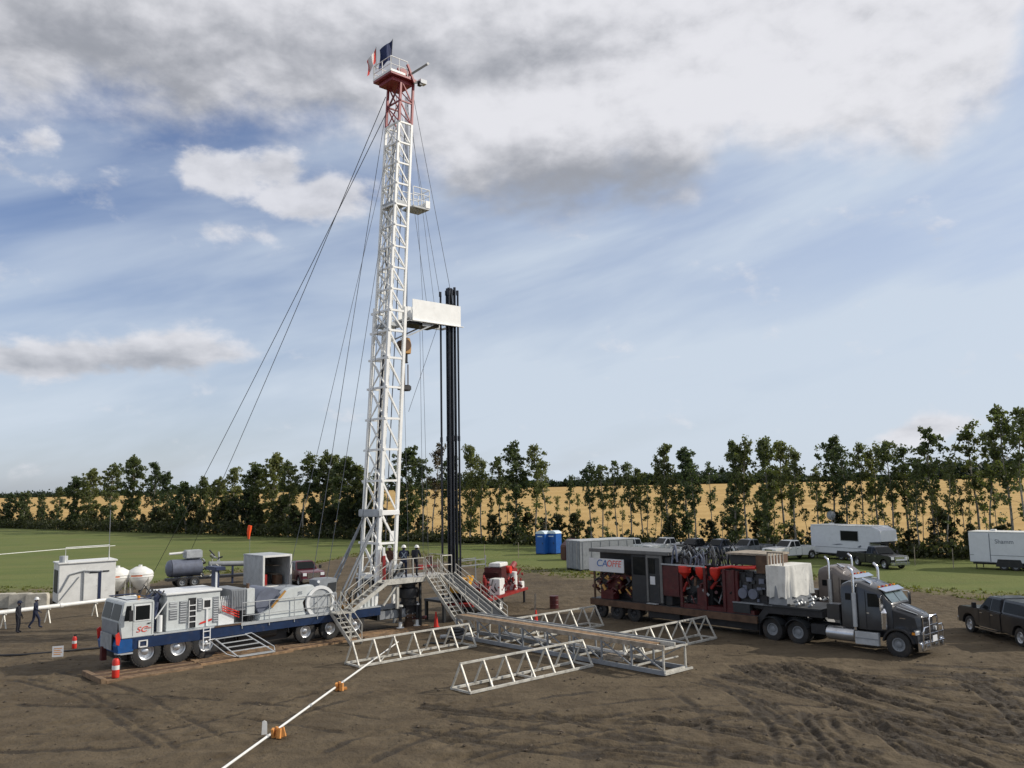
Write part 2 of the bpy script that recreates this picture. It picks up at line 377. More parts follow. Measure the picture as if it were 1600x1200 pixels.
ruts = [([(1130, 1035), (1200, 1065), (1330, 1110), (1480, 1160), (1640, 1205)], .10, (0, .55, 1.9, 2.45)),
        ([(1180, 1040), (1300, 1075), (1450, 1110), (1640, 1138)], .10, (0, .55, 1.85)),
        ([(1250, 1045), (1400, 1070), (1640, 1090)], .08, (0, .5)),
        ([(1250, 1105), (1268, 1140), (1310, 1180), (1380, 1210)], .11, (0, .5, 1.9)),
        ([(980, 1120), (1150, 1150), (1300, 1190)], .07, (0, 1.9)),
        ([(600, 1140), (750, 1165), (950, 1185), (1150, 1205)], .06, (0, .5, 1.9)),
        ([(620, 1105), (800, 1125), (1000, 1130), (1200, 1150), (1400, 1190)], .07, (0, .45)),
        ([(1380, 1050), (1500, 1058), (1640, 1066)], .08, (0, .6, 1.9)),
        ([(860, 1170), (1100, 1180), (1400, 1205)], .06, (0, .5)),
        ([(1040, 1070), (1090, 1110), (1110, 1150), (1100, 1200)], .05, (0, 1.9)),
        ([(1060, 1060), (1160, 1090), (1240, 1150), (1260, 1210)], .06, (0, .5)),
        ([(0, 1100), (200, 1108), (400, 1125), (560, 1150)], .045, (0, 1.9)),
        ([(-50, 1175), (250, 1165), (450, 1120), (600, 1075)], .04, (0, 1.9)),
        ([(0, 1060), (120, 1090), (260, 1180)], .045, (0, .5, 1.9)),
        ([(560, 1200), (680, 1150), (900, 1105), (1100, 1085)], .04, (0, 1.8)),
        ([(1480, 1060), (1540, 1090), (1640, 1180)], .08, (0, .5, 1.8)),
        ([(1090, 1050), (1240, 1085), (1420, 1130), (1640, 1170)], .07, (0, .45)),
        ([(700, 1200), (900, 1155), (1150, 1125), (1400, 1130), (1640, 1150)], .05, (0, .5, 1.9)),
        ([(1150, 1040), (1350, 1058), (1640, 1075)], .06, (0, .45)),
        ([(780, 1110), (1000, 1150), (1250, 1205)], .05, (0, .45)),
        ([(1300, 1120), (1450, 1180), (1560, 1230)], .10, (0, .5))]
jx0, jx1 = np.searchsorted(gx, -27), np.searchsorted(gx, 27); jy0, jy1 = np.searchsorted(gy, 18), np.searchsorted(gy, 46)
fx_, fy_ = XX[jy0:jy1, jx0:jx1], YY[jy0:jy1, jx0:jx1]; dz_ = np.zeros_like(fx_); dm_ = np.zeros_like(fx_)
wob = (vnoise(fx_ * .8, fy_ * .8, 21) - .5) * .16 + (vnoise(fx_ * 3.2, fy_ * 3.2, 22) - .5) * .10
for pl, dep, offs in ruts:
    P = np.array([tuple(G(*p))[:2] for p in pl]); tt = np.linspace(0, len(P) - 1, 26)
    # Catmull-Rom through the pixels
    def cr(t):
        i = int(min(t, len(P) - 1.001)); f = t - i; a, b, c, d = P[max(i - 1, 0)], P[i], P[i + 1], P[min(i + 2, len(P) - 1)]
        return .5 * (2 * b + (c - a) * f + (2 * a - 5 * b + 4 * c - d) * f * f + (3 * b - a - 3 * c + d) * f ** 3)
    Q = np.array([cr(t) for t in tt])
    T = np.gradient(Q, axis=0); T /= np.linalg.norm(T, axis=1)[:, None]; N = np.stack([T[:, 1], -T[:, 0]], 1)
    for o in sorted(set(offs) | {o_ + .27 for o_ in offs if dep >= .06}):
        R = Q - N * o; best = np.full(fx_.shape, 9.); arc = np.zeros_like(fx_); acc = 0
        for a, b in zip(R[:-1], R[1:]):
            d = b - a; L = np.hypot(*d)
            if L < 1e-4: continue
            d = d / L; rx, ry = fx_ - a[0], fy_ - a[1]; t = np.clip(rx * d[0] + ry * d[1], 0, L)
            q = np.hypot(rx - t * d[0], ry - t * d[1]); mk = q < best; best = np.where(mk, q, best); arc = np.where(mk, acc + t, arc); acc += L
        w = best + wob * .6
        fade = sstep(arc / 1.0) * sstep((acc - arc) / 1.0) * (.35 + .95 * vnoise(arc * .9 + o * 7, arc * 0 + dep * 99, 31))
        prof = -np.exp(-(w / .14) ** 4) + .45 * np.exp(-((w - .24) / .08) ** 2)
        lug = .35 * np.sin(arc * 19) * np.exp(-(w / .13) ** 4)
        dz_ += .8 * dep * fade * (prof + lug * .5); dm_ = np.maximum(dm_, np.clip(fade, 0, 1) * np.exp(-((w - .02) / .19) ** 2))
ZZ[jy0:jy1, jx0:jx1] += dz_; damp[jy0:jy1, jx0:jx1] = dm_
# keep the ground level under the rig, the trucks and the racks
def calm(cx, cy, r): return np.exp(-(((XX - cx) ** 2 + (YY - cy) ** 2) / r ** 2) ** 2)
for c in [(-15, 41, 4), (-12, 43.5, 4), (-9, 46.5, 4), (-6, 49, 4), (-4.5, 41, 4), (.5, 36, 4), (4, 38.5, 4), (7, 42, 4), (14, 42, 3), (17, 39, 3), (10, 47, 4), (7, 51, 4)]:
    ZZ = ZZ * (1 - .75 * calm(*c))
me = bpy.data.meshes.new('ground')
co = np.stack([XX, YY, ZZ], -1).reshape(-1, 3).astype(np.float32)
idx = np.arange(NXg * NYg).reshape(NYg, NXg)
q = np.stack([idx[:-1, :-1], idx[:-1, 1:], idx[1:, 1:], idx[1:, :-1]], -1).reshape(-1, 4)
me.vertices.add(len(co)); me.vertices.foreach_set('co', co.ravel())
me.loops.add(q.size); me.loops.foreach_set('vertex_index', q.ravel().astype(np.int32))
me.polygons.add(len(q)); me.polygons.foreach_set('loop_start', np.arange(0, q.size, 4, dtype=np.int32))
me.polygons.foreach_set('use_smooth', np.ones(len(q), dtype=bool)); me.update(calc_edges=True)
for nm, ar in (('pad', pad), ('damp', damp), ('beyond', far_s(XX, YY))):
    at = me.attributes.new(nm, 'FLOAT', 'POINT'); at.data.foreach_set('value', ar.ravel().astype(np.float32))
def ground_mat():
    m = bpy.data.materials.new('ground'); m.use_nodes = True; nt = m.node_tree; x = NX(nt.nodes, nt.links); b = nt.nodes['Principled BSDF']
    def attr(n):
        k = nt.nodes.new('ShaderNodeAttribute'); k.attribute_name = n; return k.outputs['Fac']
    geo = nt.nodes.new('ShaderNodeNewGeometry'); P = geo.outputs['Position']
    n_big = x.noise(P, .11, 5, .6); n_mid = x.noise(P, .55, 6, .62); n_sm = x.noise(P, 3.2, 6, .65); n_fi = x.noise(P, 11, 4, .6)
    sx = nt.nodes.new('ShaderNodeVectorMath'); sx.operation = 'MULTIPLY'; nt.links.new(P, sx.inputs[0]); sx.inputs[1].default_value = (.35, 1.3, 1)
    n_st = x.noise(sx.outputs[0], .9, 6, .6)
    # soil
    soil = x.mix(x.smooth(n_mid, .32, .68), (.078, .0585, .036), (.118, .091, .057))
    soil = x.mix(x.smooth(n_st, .45, .75, 0, .6), soil, (.150, .116, .074))
    soil = x.mix(x.smooth(n_sm, .52, .78, 0, .35), soil, (.046, .035, .023))
    dampf = x.m('MULTIPLY', x.smooth(x.m('ADD', attr('damp'), x.m('MULTIPLY', x.m('SUBTRACT', n_sm, .5), 1.0)), .42, .85), .75)
    soil = x.mix(dampf, soil, (.030, .023, .0155))
    soil = x.mix(x.smooth(n_big, .55, .70, 0, .55), soil, (.050, .038, .025))
    # dry trampled edge
    dry = x.mix(x.smooth(n_mid, .35, .65), (.165, .130, .080), (.125, .118, .055))
    pad = x.m('ADD', attr('pad'), x.m('MULTIPLY', x.m('SUBTRACT', x.noise(P, .22, 6, .65), .5), 18.0))
    pad = x.m('ADD', pad, x.m('MULTIPLY', x.m('SUBTRACT', x.noise(P, 1.4, 5, .7), .5), 5.0))
    # grass
    gs = x.mix(x.smooth(x.noise(sx.outputs[0], .16, 6, .62), .35, .65), (.108, .138, .036), (.140, .160, .046))
    gs = x.mix(x.smooth(n_big, .50, .72, 0, .45), gs, (.165, .150, .060))
    gs = x.mix(x.smooth(n_sm, .5, .8, 0, .22), gs, (.045, .065, .018))
    # ripe grain
    rows = nt.nodes.new('ShaderNodeVectorMath'); rows.operation = 'MULTIPLY'; nt.links.new(P, rows.inputs[0]); rows.inputs[1].default_value = (.02, .22, 1)
    wh = x.mix(x.smooth(x.noise(P, .045, 6, .6), .35, .65), (.40, .255, .085), (.50, .335, .125))
    wh = x.mix(x.smooth(x.noise(rows.outputs[0], .9, 5, .6), .5, .75, 0, .5), wh, (.33, .21, .068))
    c = x.mix(x.smooth(pad, -5.0, .5), gs, dry)
    c = x.mix(x.smooth(pad, 1.0, 6.0), c, soil)
    bey = x.m('ADD', attr('beyond'), x.m('MULTIPLY', x.m('SUBTRACT', n_big, .5), 5.0))
    c = x.mix(x.smooth(bey, 2.0, 4.0), c, wh)
    nt.links.new(c, b.inputs['Base Color'])
    x.put(b.inputs['Roughness'], x.m('SUBTRACT', .96, x.m('MULTIPLY', dampf, .28))); b.inputs['Specular IOR Level'].default_value = .25
    h = x.m('ADD', x.m('MULTIPLY', n_sm, .7), x.m('ADD', x.m('MULTIPLY', n_fi, .22), x.m('MULTIPLY', n_mid, 1.0)))
    bn = nt.nodes.new('ShaderNodeBump'); bn.inputs['Strength'].default_value = 1.0; bn.inputs['Distance'].default_value = .13
    nt.links.new(h, bn.inputs['Height']); nt.links.new(bn.outputs[0], b.inputs['Normal']); MATS['ground'] = m
ground_mat()
ground = structure(link('ground', me, 'ground'))
def ground_z(x, y):
    i = int(np.clip(np.searchsorted(gx, x), 1, NXg - 1)); j = int(np.clip(np.searchsorted(gy, y), 1, NYg - 1)); return float(ZZ[j, i])

# loose clods of mud in the yard
r = np.random.RandomState(4); vs, fs = [], []
ico = [(0, 0, 1), (.9, 0, .3), (.28, .85, .3), (-.72, .52, .3), (-.72, -.52, .3), (.28, -.85, .3), (.1, .1, -.4)]
icf = [(0, i, i % 5 + 1) for i in range(1, 6)] + [(6, i % 5 + 1, i) for i in range(1, 6)]
for k in range(3600):
    x = r.uniform(-26, 26); y = 22 + 24 * r.rand() ** 1.3
    if vnoise(np.array([x * .35]), np.array([y * .35]), 77)[0] < .45 and r.rand() < .75: continue
    s = .02 + .07 * r.rand() ** 3; z = ground_z(x, y); a = r.uniform(0, 6.28); o = len(vs)
    for p in ico:
        j = r.uniform(.7, 1.3); px_, py_ = p[0] * s * j, p[1] * s * j
        vs.append((x + px_ * math.cos(a) - py_ * math.sin(a), y + px_ * math.sin(a) + py_ * math.cos(a), z + p[2] * s * .75))
    fs += [tuple(i + o for i in f) for f in icf]
cm = bpy.data.meshes.new('mud_clods'); cm.from_pydata(vs, [], fs)
stuff(link('mud_clods', cm, 'clod'), 'small brown clods of mud scattered over the yard', 'mud')

# grass tufts along the edge of the pad and in the meadow
vs, fs = [], []
for k in range(2600):
    x = r.uniform(-62, 62); yb = float(np.interp(x, EX, EY)); y = yb + r.uniform(-4, 4)
    if far_s(x, y) > 0: continue
    h = r.uniform(.06, .22); z = ground_z(x, y) - .02
    for b in range(3):
        a = r.uniform(0, 6.28); w = r.uniform(.05, .16); bx, by = x + r.uniform(-.2, .2), y + r.uniform(-.2, .2); ln = r.uniform(-.25, .25)
        o = len(vs); ca, sa = math.cos(a), math.sin(a)
        vs += [(bx - ca * w, by - sa * w, z), (bx + ca * w, by + sa * w, z), (bx + ca * w * .2 + sa * ln, by + sa * w * .2 - ca * ln, z + h)]; fs.append((o, o + 1, o + 2))
gm = bpy.data.meshes.new('grass'); gm.from_pydata(vs, [], fs)
stuff(link('grass', gm, 'blade'), 'tufts of green grass on the meadow around the mud pad', 'grass')

# ------------------------------------------------------------------ trees
def leaves_into(vs, fs, c, rad, n, size, R, flat=.75):
    d = R.normal(size=(n, 3)); d /= np.linalg.norm(d, axis=1)[:, None] + 1e-9
    q = np.array(c) + d * (rad * R.rand(n, 1) ** .5) * np.array((1, 1, flat))
    a = R.normal(size=(n, 3)); a /= np.linalg.norm(a, axis=1)[:, None]; b = np.cross(a, R.normal(size=(n, 3))); b /= np.linalg.norm(b, axis=1)[:, None] + 1e-9
    k = size * R.uniform(.6, 1.35, (n, 1)); a = a * k; b = b * k * .75; o = len(vs)
    vs.extend(np.stack([q - a, q - b * .9, q + a, q + b], 1).reshape(-1, 3).tolist())
    fs.extend([(o + 4 * i, o + 4 * i + 1, o + 4 * i + 2, o + 4 * i + 3) for i in range(n)])
def gen_tree(seed, crown_lo, width, nlimb, dens, lean=.03, H=13.0, leaf=.15, trunk=.13, low=0.0, peak=.45):
    R = np.random.RandomState(seed); tb = MB(); vs, fs = [], []
    bend = R.normal(size=2) * lean * H; ph = R.uniform(0, 6.28)
    def tp(t): return np.array((bend[0] * t * t + .14 * math.sin(t * 7 + ph), bend[1] * t * t + .14 * math.cos(t * 6 + ph), H * t))
    ts = np.linspace(0, .98, 10); tb.tube([tp(t) for t in ts], 0, 6, rs=[trunk * (1 - t) ** .7 + .016 for t in ts])
    gap = R.uniform(crown_lo, .9, 2)
    for i in range(nlimb):
        u = (i + R.rand()) / nlimb; t = crown_lo + (1 - crown_lo) * u * .97; p = tp(t)
        if min(abs(gap - t)) < .022 and R.rand() < .7: continue
        shape = (u / peak) ** .55 if u < peak else max(.12, (1 - (u - peak) / (1.06 - peak))) ** .6
        L = width * shape * R.uniform(.45, 1.12); a = i * 2.4 + R.uniform(-.7, .7); up = R.uniform(.45, 1.25)
        e = p + np.array((math.cos(a) * L, math.sin(a) * L, up * L)); mpt = (p + e) / 2 + np.array((0, 0, -.10 * L))
        tb.tube([p, mpt, e], 0, 4, rs=[.045 * (1.2 - t) + .012, .022, .008])
        for f in (.38, .62, .84, 1.0):
            if R.rand() < .22: continue
            q = p + (e - p) * f + R.normal(size=3) * .20
            leaves_into(vs, fs, q, R.uniform(.26, .58), int(dens * R.uniform(.5, 1.35)), leaf, R, R.uniform(.8, 1.25))
    leaves_into(vs, fs, tp(.98), .42, int(dens * 1.2), leaf, R, 1.5)
    for i in range(int(low * 16)):
        t = R.uniform(.08, max(.14, crown_lo)); a = R.uniform(0, 6.28); L = R.uniform(.3, 1.2); p = tp(t); e = p + np.array((math.cos(a) * L, math.sin(a) * L, .4 * L))
        tb.tube([p, e], 0, 4, rs=[.02, .006]); leaves_into(vs, fs, e, R.uniform(.3, .65), int(dens * .9), leaf, R)
    cm = bpy.data.meshes.new('crown'); cm.from_pydata(vs, [], fs); return mesh('trunk', tb), cm
KINDS = {
  'high': [gen_tree(11 + i, .46, 1.8, 26, 34, .03, low=.5, peak=.5) for i in range(5)],
  'full': [gen_tree(31 + i, .16, 1.95, 46, 40, .02, low=.6, peak=.45) for i in range(5)],
  'round': [gen_tree(51 + i, .12, 2.9, 62, 46, .02, leaf=.18, low=.4, peak=.5) for i in range(4)],
  'sparse': [gen_tree(71 + i, .48, 1.5, 17, 28, .05, low=.4, trunk=.10) for i in range(4)],
  'thin': [gen_tree(91 + i, .50, .95, 12, 24, .06, low=.5, trunk=.07) for i in range(5)],
  'low': [gen_tree(111 + i, .06, 2.5, 26, 42, .03, leaf=.17, H=6.0, low=0, peak=.35) for i in range(4)],
}
HGT = {'low': 6.0}
TN = {'high': 'aspen_tree', 'full': 'aspen_tree', 'round': 'broadleaf_tree', 'sparse': 'aspen_tree', 'thin': 'aspen_sapling', 'low': 'bush'}
def row_point(px, push=0.0):
    d = ray(px, 800); dxy = np.array((d.x, d.y)); dxy /= np.linalg.norm(dxy)
    # intersect camera azimuth with the tree row
    A = np.array([[dxy[0], -ROWD[0]], [dxy[1], -ROWD[1]]]); k = np.linalg.solve(A, ROW0)
    return dxy * (k[0] + push)
tcount = {}
REG = [(100, 'beyond the meadow past the concrete blocks'), (260, 'beyond the meadow behind the site cabin'), (345, 'beyond the meadow behind the vessel trailer'), (470, 'behind the windsock'), (560, 'between the open cabin and the mast'), (690, 'behind the mast'), (760, 'behind the racked pipes'),
       (880, 'behind the blue toilets'), (1010, 'behind the control house'), (1100, 'behind the hose bundle'), (1260, 'behind the white crew cab pickup'), (1400, 'behind the big white trailer'), (1510, 'between the two white trailers'), (9999, 'behind the lettered trailer')]
WHAT = {'high': 'tall aspen with leafy top and bare trunk', 'full': 'tall dark aspen leafy almost to its foot', 'round': 'broad dark round-crowned tree', 'sparse': 'gappy aspen with sparse top', 'thin': 'thin aspen sapling with pole trunk', 'low': 'low dark bush in the tree row'}
def tlabel(kind, px):
    w = [b for a, b in REG if px < a][0]; return WHAT[kind] + ' ' + w, TN[kind].replace('_', ' ') + 's ' + w
def tree(kind, px, topy=None, h=None, push=0.0, leaf='leaf', bark='bark', wx=1.0, label=None):
    p = row_point(px, push); z0 = float(hills(np.array(p[0]), np.array(p[1])))
    if h is None:
        d = ray(px, topy); h = CAM_H + d.z / math.hypot(d.x, d.y) * math.hypot(*p) - z0
    i = tcount.get(kind, 0); tcount[kind] = i + 1; tm, cm = KINDS[kind][i % len(KINDS[kind])]
    lb, gp = tlabel(kind, px); t = thing(TN[kind], label or lb, 'bush' if kind == 'low' else 'tree', (p[0], p[1], z0 - .05), rnd.uniform(0, 6.28), None if label else gp)
    s = h / HGT.get(kind, 13.0); t.scale = (s * wx, s * wx, s)
    link('trunk' if kind != 'low' else 'stem', tm, None, t); c = link('crown' if kind != 'low' else 'foliage', cm, None, t)
    for me_, mm in ((tm, bark), (cm, leaf)):
        if not me_.materials: me_.materials.append(MATS[mm])
    if leaf != 'leaf': c.material_slots[0].link = 'OBJECT'; c.material_slots[0].material = MATS[leaf]
    return t
for px, ty, k in [(-20, 768, 'round'), (15, 772, 'round'), (38, 771, 'round'), (66, 773, 'full'), (92, 762, 'full'), (118, 748, 'round'), (140, 737, 'round'), (172, 726, 'full'), (205, 717, 'round'), (240, 723, 'full'), (258, 738, 'full'),
        (290, 760, 'low'), (317, 746, 'full'), (340, 752, 'round'), (366, 732, 'full'), (400, 728, 'round'), (428, 714, 'round'), (452, 722, 'full'), (474, 711, 'high'), (500, 735, 'round'), (518, 715, 'round'), (540, 719, 'round'), (562, 728, 'full'),
        (590, 735, 'full'), (637, 705, 'round'), (662, 728, 'high'), (706, 712, 'full'), (735, 698, 'full'), (752, 722, 'high'), (782, 718, 'high'), (808, 693, 'full'), (838, 701, 'high'), (852, 720, 'sparse'),
        (922, 726, 'high'), (942, 728, 'high'), (962, 722, 'sparse'), (985, 727, 'high'), (1003, 736, 'high'), (1042, 695, 'full'), (1075, 701, 'full'), (1085, 728, 'high'), (1113, 724, 'sparse'),
        (1150, 692, 'full'), (1164, 687, 'high'), (1200, 687, 'full'), (1222, 691, 'high'), (1242, 708, 'high'), (1275, 733, 'sparse'), (1302, 688, 'high'), (1322, 703, 'high'), (1347, 693, 'sparse'), (1370, 697, 'high'), (1395, 691, 'high'), (1415, 702, 'high'), (1432, 726, 'sparse'),
        (1455, 675, 'high'), (1478, 722, 'sparse'), (1525, 663, 'sparse'), (1547, 671, 'sparse'), (1578, 642, 'high'), (1600, 640, 'sparse'), (1640, 648, 'high')]:
    tree(k, px, ty, push=rnd.uniform(-2, 4), wx=rnd.uniform(.85, 1.15) * (1.15 if px < 600 else 1.02))
tree('sparse', 677, 696, push=-1, leaf='leafpink', label='sparse tree with thin pinkish brown foliage behind the pipe stands')
for px in (885, 905, 1008, 1020, 1030, 1052, 1062, 1130, 1178, 1190, 1212, 1232, 1262, 1285, 1335, 1358, 1380, 1405, 1425, 1440, 1465, 1490, 1505, 1515, 1535, 1560, 975, 950, 865, 795, 765, 690, 650):
    tree('thin', px + rnd.uniform(-4, 4), h=rnd.uniform(6, 9.5), push=rnd.uniform(-1, 6))
for px in (-10, 10, 30, 50, 70, 85, 110, 130, 145, 160, 185, 205, 250, 265, 320, 335, 370, 400, 430, 460, 475, 505, 515, 545, 560, 590, 625, 225, 275, 305, 350, 385, 410, 445, 490, 530, 575, 610, 655, 720, 770, 800, 825, 850, 870, 900, 925, 1045, 1110, 1150, 1185, 1240, 1270, 1310, 1340, 1390, 1420, 1450, 1480, 1520, 1560, 1595):
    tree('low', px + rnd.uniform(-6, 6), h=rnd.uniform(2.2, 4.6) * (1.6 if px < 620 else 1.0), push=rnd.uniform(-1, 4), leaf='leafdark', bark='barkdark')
# dense low undergrowth along the foot of the row
R = np.random.RandomState(5); vs, fs = [], []
for k in range(2600):
    t = R.uniform(-25, 255); p = ROW0 + ROWD * t + ROWN * R.uniform(-2.5, 2.0); hh = .6 + 1.0 * R.rand() + .35 * math.sin(t * .35) + (1.1 if t > 95 else 0)
    leaves_into(vs, fs, (p[0], p[1], hh * .5), hh * .75, 15, .24, R, .8)
um = bpy.data.meshes.new('undergrowth'); um.from_pydata(vs, [], fs)
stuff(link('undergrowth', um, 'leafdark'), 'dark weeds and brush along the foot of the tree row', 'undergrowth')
# far wood beyond the golden field
vs, fs = [], []
for k in range(5200):
    t = R.uniform(-420, 700) if k % 3 else R.uniform(700, 2600); dd = R.uniform(640, 720); p = ROW0 + ROWD * t + ROWN * dd
    hb = (15 if t < 170 else 10) + 5 * math.sin(t * .021) + 3 * math.sin(t * .09); z = float(hills(p[0], p[1])); h = hb * R.uniform(.45, 1.05)
    leaves_into(vs, fs, (p[0], p[1], z + h * .42), h * .55, 13, 2.1, R, 1.0)
fm = bpy.data.meshes.new('far_wood'); fm.from_pydata(vs, [], fs)
stuff(link('far_wood', fm, 'leaffar'), 'dark far-off wood along the horizon behind the golden field', 'wood')
# ------------------------------------------------------------------ the rig's own frame: u towards its rear, v away from the camera
CO, CA = Vector((-16.45, 39.22, 0)), math.radians(42.5)
def C2W(u, v, z=0.0): return Vector((CO.x + u * math.cos(CA) - v * math.sin(CA), CO.y + u * math.sin(CA) + v * math.cos(CA), z))
def rthing(name, label, cat, u, v, z=0.0, group=None): return thing(name, label, cat, C2W(u, v, z), CA, group, (u, v, z))
def rsolo(name, mb, m, label, cat, u, v, z=0.0, group=None, bevel=0.0): return solo(name, mb, m, label, cat, C2W(u, v, z), CA, group, bevel, (u, v, z))
_wc = {}
def wheel(parent, pos, r, w, side, rim='alloy', lug=True, name='wheel', rr=.56):
    """tyre with tread blocks (part) and dished rim (sub-part); side -1: rim faces -y"""
    key = (r, w, rim, lug, rr)
    if key not in _wc:
        t = MB(); h = w / 2; ri = r * rr
        t.lathe([(ri, -h * .80), (ri * 1.08, -h * .98), (r * .82, -h), (r * .95, -h * .93), (r * .99, -h * .72), (r * .99, h * .72), (r * .95, h * .93), (r * .82, h), (ri * 1.08, h * .98), (ri, h * .80)], axis='y', n=32)
        if lug:
            for i in range(30):
                a = 2 * math.pi * i / 30
                for sgn in (-1, 1):
                    aa = a + (0 if sgn < 0 else math.pi / 30); c = Vector((math.cos(aa) * r, h * .5 * sgn, math.sin(aa) * r))
                    t.obox(c, (.05 * r / .55, h * .78, .085 * r / .5), (0, -aa, 0))
        k = MB()
        k.lathe([(ri * 1.02, -h * .82), (ri * .96, -h * .90), (ri * .86, -h * .80), (ri * .80, -h * .30), (ri * .45, -h * .22), (ri * .42, -h * .50), (ri * .30, -h * .62), (0.001, -h * .62)], axis='y', n=24)
        for i in range(10):
            a = 2 * math.pi * i / 10; k.cyl((math.cos(a) * ri * .6, -h * .2, math.sin(a) * ri * .6), (math.cos(a) * ri * .6, -h * .38, math.sin(a) * ri * .6), ri * .05, 6)
        k.lathe([(ri * .98, h * .5), (0.001, h * .45)], axis='y', n=24)
        _wc[key] = (mesh('wheel', t), mesh('rim', k))
    tm, km = _wc[key]; o = link(name, tm, 'rubber', parent); o.location = Vector(pos) - root_off(parent)
    o.rotation_euler = (0, rnd.uniform(0, 3), 0 if side < 0 else math.pi)
    link('rim', km, rim, o); return o
def railing(parent, pts, h=1.05, n_mid=1, r=.024, m='galv', post=1.3, sub=True):
    """handrail along pts (foot points): top and mid rails, every post a sub-part"""
    mb = MB(); top = [Vector(p) + Vector((0, 0, h)) for p in pts]; mb.tube(top, r, 6)
    for k in range(n_mid): mb.tube([Vector(p) + Vector((0, 0, h * (k + 1) / (n_mid + 1))) for p in pts], r * .8, 6)
    ro = part('railing', mb, m, parent)
    for a, b in zip(pts[:-1], pts[1:]):
        a, b = Vector(a), Vector(b); n = max(1, round((b - a).length / post))
        for i in range(n + (1 if b is Vector(pts[-1]) or (Vector(pts[-1]) - b).length < 1e-6 else 0)):
            p = a + (b - a) * i / n; part('post', MB().cyl(p, p + Vector((0, 0, h)), r, 6), m, ro)
    return ro
def stairs(parent, p0, p1, width_dir, w, n, m='galv', rail=True, tread=.24, rh=.95):
    p0, p1, wd = Vector(p0), Vector(p1), Vector(width_dir)
    for k in (0, w): part('stringer', MB().beam(p0 + wd * k, p1 + wd * k, .05, .20), m, parent)
    run = Vector((p1.x - p0.x, p1.y - p0.y, 0)).normalized()
    for i in range(n):
        c = p0 + (p1 - p0) * ((i + .5) / n); a = c + wd * .03; b = c + wd * (w - .03)
        part('tread', MB().beam(a, b, tread, .045, (0, 0, 1)), m, parent)
    if rail:
        for k in (0, w): railing(parent, [p0 + wd * k, p1 + wd * k], rh, 1, .022, m, 1.2)

# ------------------------------------------------------------------ carrier
cr = rthing('service_rig_carrier', 'white six-axle rig carrier with blue skirt parked on timber mats', 'rig carrier', 0, 1.3, .1)
ZD = 1.45
part('chassis', MB().box(-.9, 12.3, .75, 1.85, .72, 1.15).box(-.3, 12.2, .4, 2.2, 1.15, 1.38), 'black', cr)
sk = MB().prism([(-.62, .92), (-.62, 1.40), (12.35, 1.40), (12.35, .98)], .0, .07)
part('skirt', sk, 'rigblue', cr); part('skirt', MB().prism([(-.62, .92), (-.62, 1.40), (12.35, 1.40), (12.35, .98)], 2.53, 2.6), 'rigblue', cr)
part('deck', MB().box(.3, 12.36, -.02, 2.62, 1.402, ZD), 'lightgrey', cr)
part('kick_strip', MB().box(4.4, 9.6, -.05, -.022, 1.34, 1.47), 'alum', cr); part('kick_strip', MB().box(3.1, 4.4, -.05, -.022, 1.40, 1.48), 'rust', cr)
part('front_bumper', MB().prism([(-1.22, .78), (-1.28, 1.15), (-1.16, 1.38), (-.45, 1.38), (-.55, .82)], .0, 2.6), 'bluebright', cr, .03)
g = part('grille', MB().box(-1.30, -1.26, .55, 2.1, .92, 1.55), 'black', cr)
for i in range(9): part('slat', MB().box(-1.34, -1.30, .60 + i * .165, .69 + i * .165, .90, 1.58), 'lightgrey', g)
part('bumper_step', MB().box(-1.25, -.6, -.06, .4, .74, .80), 'alum', cr)
part('tow_hook', MB().box(-1.42, -1.2, 1.5, 1.75, .35, .95), 'darkred', cr)
for v in (-.02, 2.5):
    part('corner_flag', MB().prism([(-1.30, 1.20), (-1.34, 1.62), (-1.2, 1.72), (-1.12, 1.45), (-1.18, 1.15)], v, v + .06), 'redbright', cr)
part('step_frame', MB().box(-.36, -.30, -.04, 0, .95, 1.25).box(-.02, .04, -.04, 0, .95, 1.25).box(-.36, .04, -.04, 0, .95, 1.0).box(-.36, .04, -.04, 0, 1.22, 1.26), 'white', cr)
# cab
cabp = [(-1.08, ZD - .05), (-1.18, 2.15), (-1.02, 2.92), (-.95, 2.97), (.24, 2.97), (.30, 2.9), (.30, ZD - .05)]
cb = part('cab', MB().prism(cabp, .02, 2.5), 'rigwhite', cr, .03)
part('windscreen', MB().add([(-1.195, .14, 2.18), (-1.195, 1.2, 2.18), (-1.05, 1.16, 2.84), (-1.05, .18, 2.84)], [(0, 1, 2, 3)]), 'glass', cb)
part('windscreen', MB().add([(-1.195, 1.3, 2.18), (-1.195, 2.38, 2.18), (-1.05, 2.34, 2.84), (-1.05, 1.34, 2.84)], [(0, 1, 2, 3)]), 'glass', cb)
part('nose_panel', MB().add([(-1.20, .2, 1.45), (-1.20, 2.3, 1.45), (-1.205, 2.3, 2.1), (-1.205, .2, 2.1)], [(0, 1, 2, 3)]), 'grey', cb)
part('side_window', MB().prism([(-1.0, 2.16), (-.90, 2.80), (-.70, 2.80), (-.70, 2.16)], .008, .016), 'glass', cb)
part('side_window', MB().box(-.52, .10, .008, .016, 2.14, 2.76), 'glass', cb)
wf = MB()
for a in ((-.56, -.52, 2.10, 2.80), (.10, .14, 2.10, 2.80)): wf.box(a[0], a[1], -.006, .02, a[2], a[3])
wf.box(-.52, .10, -.006, .02, 2.76, 2.80).box(-.52, .10, -.006, .02, 2.10, 2.14); part('window_frame', wf, 'rigroof', cb)
dl = MB()
for a in ((-.62, -.605, 1.48, 2.88), (.20, .215, 1.48, 2.88)): dl.box(a[0], a[1], .010, .019, a[2], a[3])
part('door_seam', dl.box(-.605, .20, .010, .019, 2.86, 2.875), 'grey', cb); part('door_handle', MB().box(.02, .15, -.02, .012, 1.95, 1.99), 'black', cb)
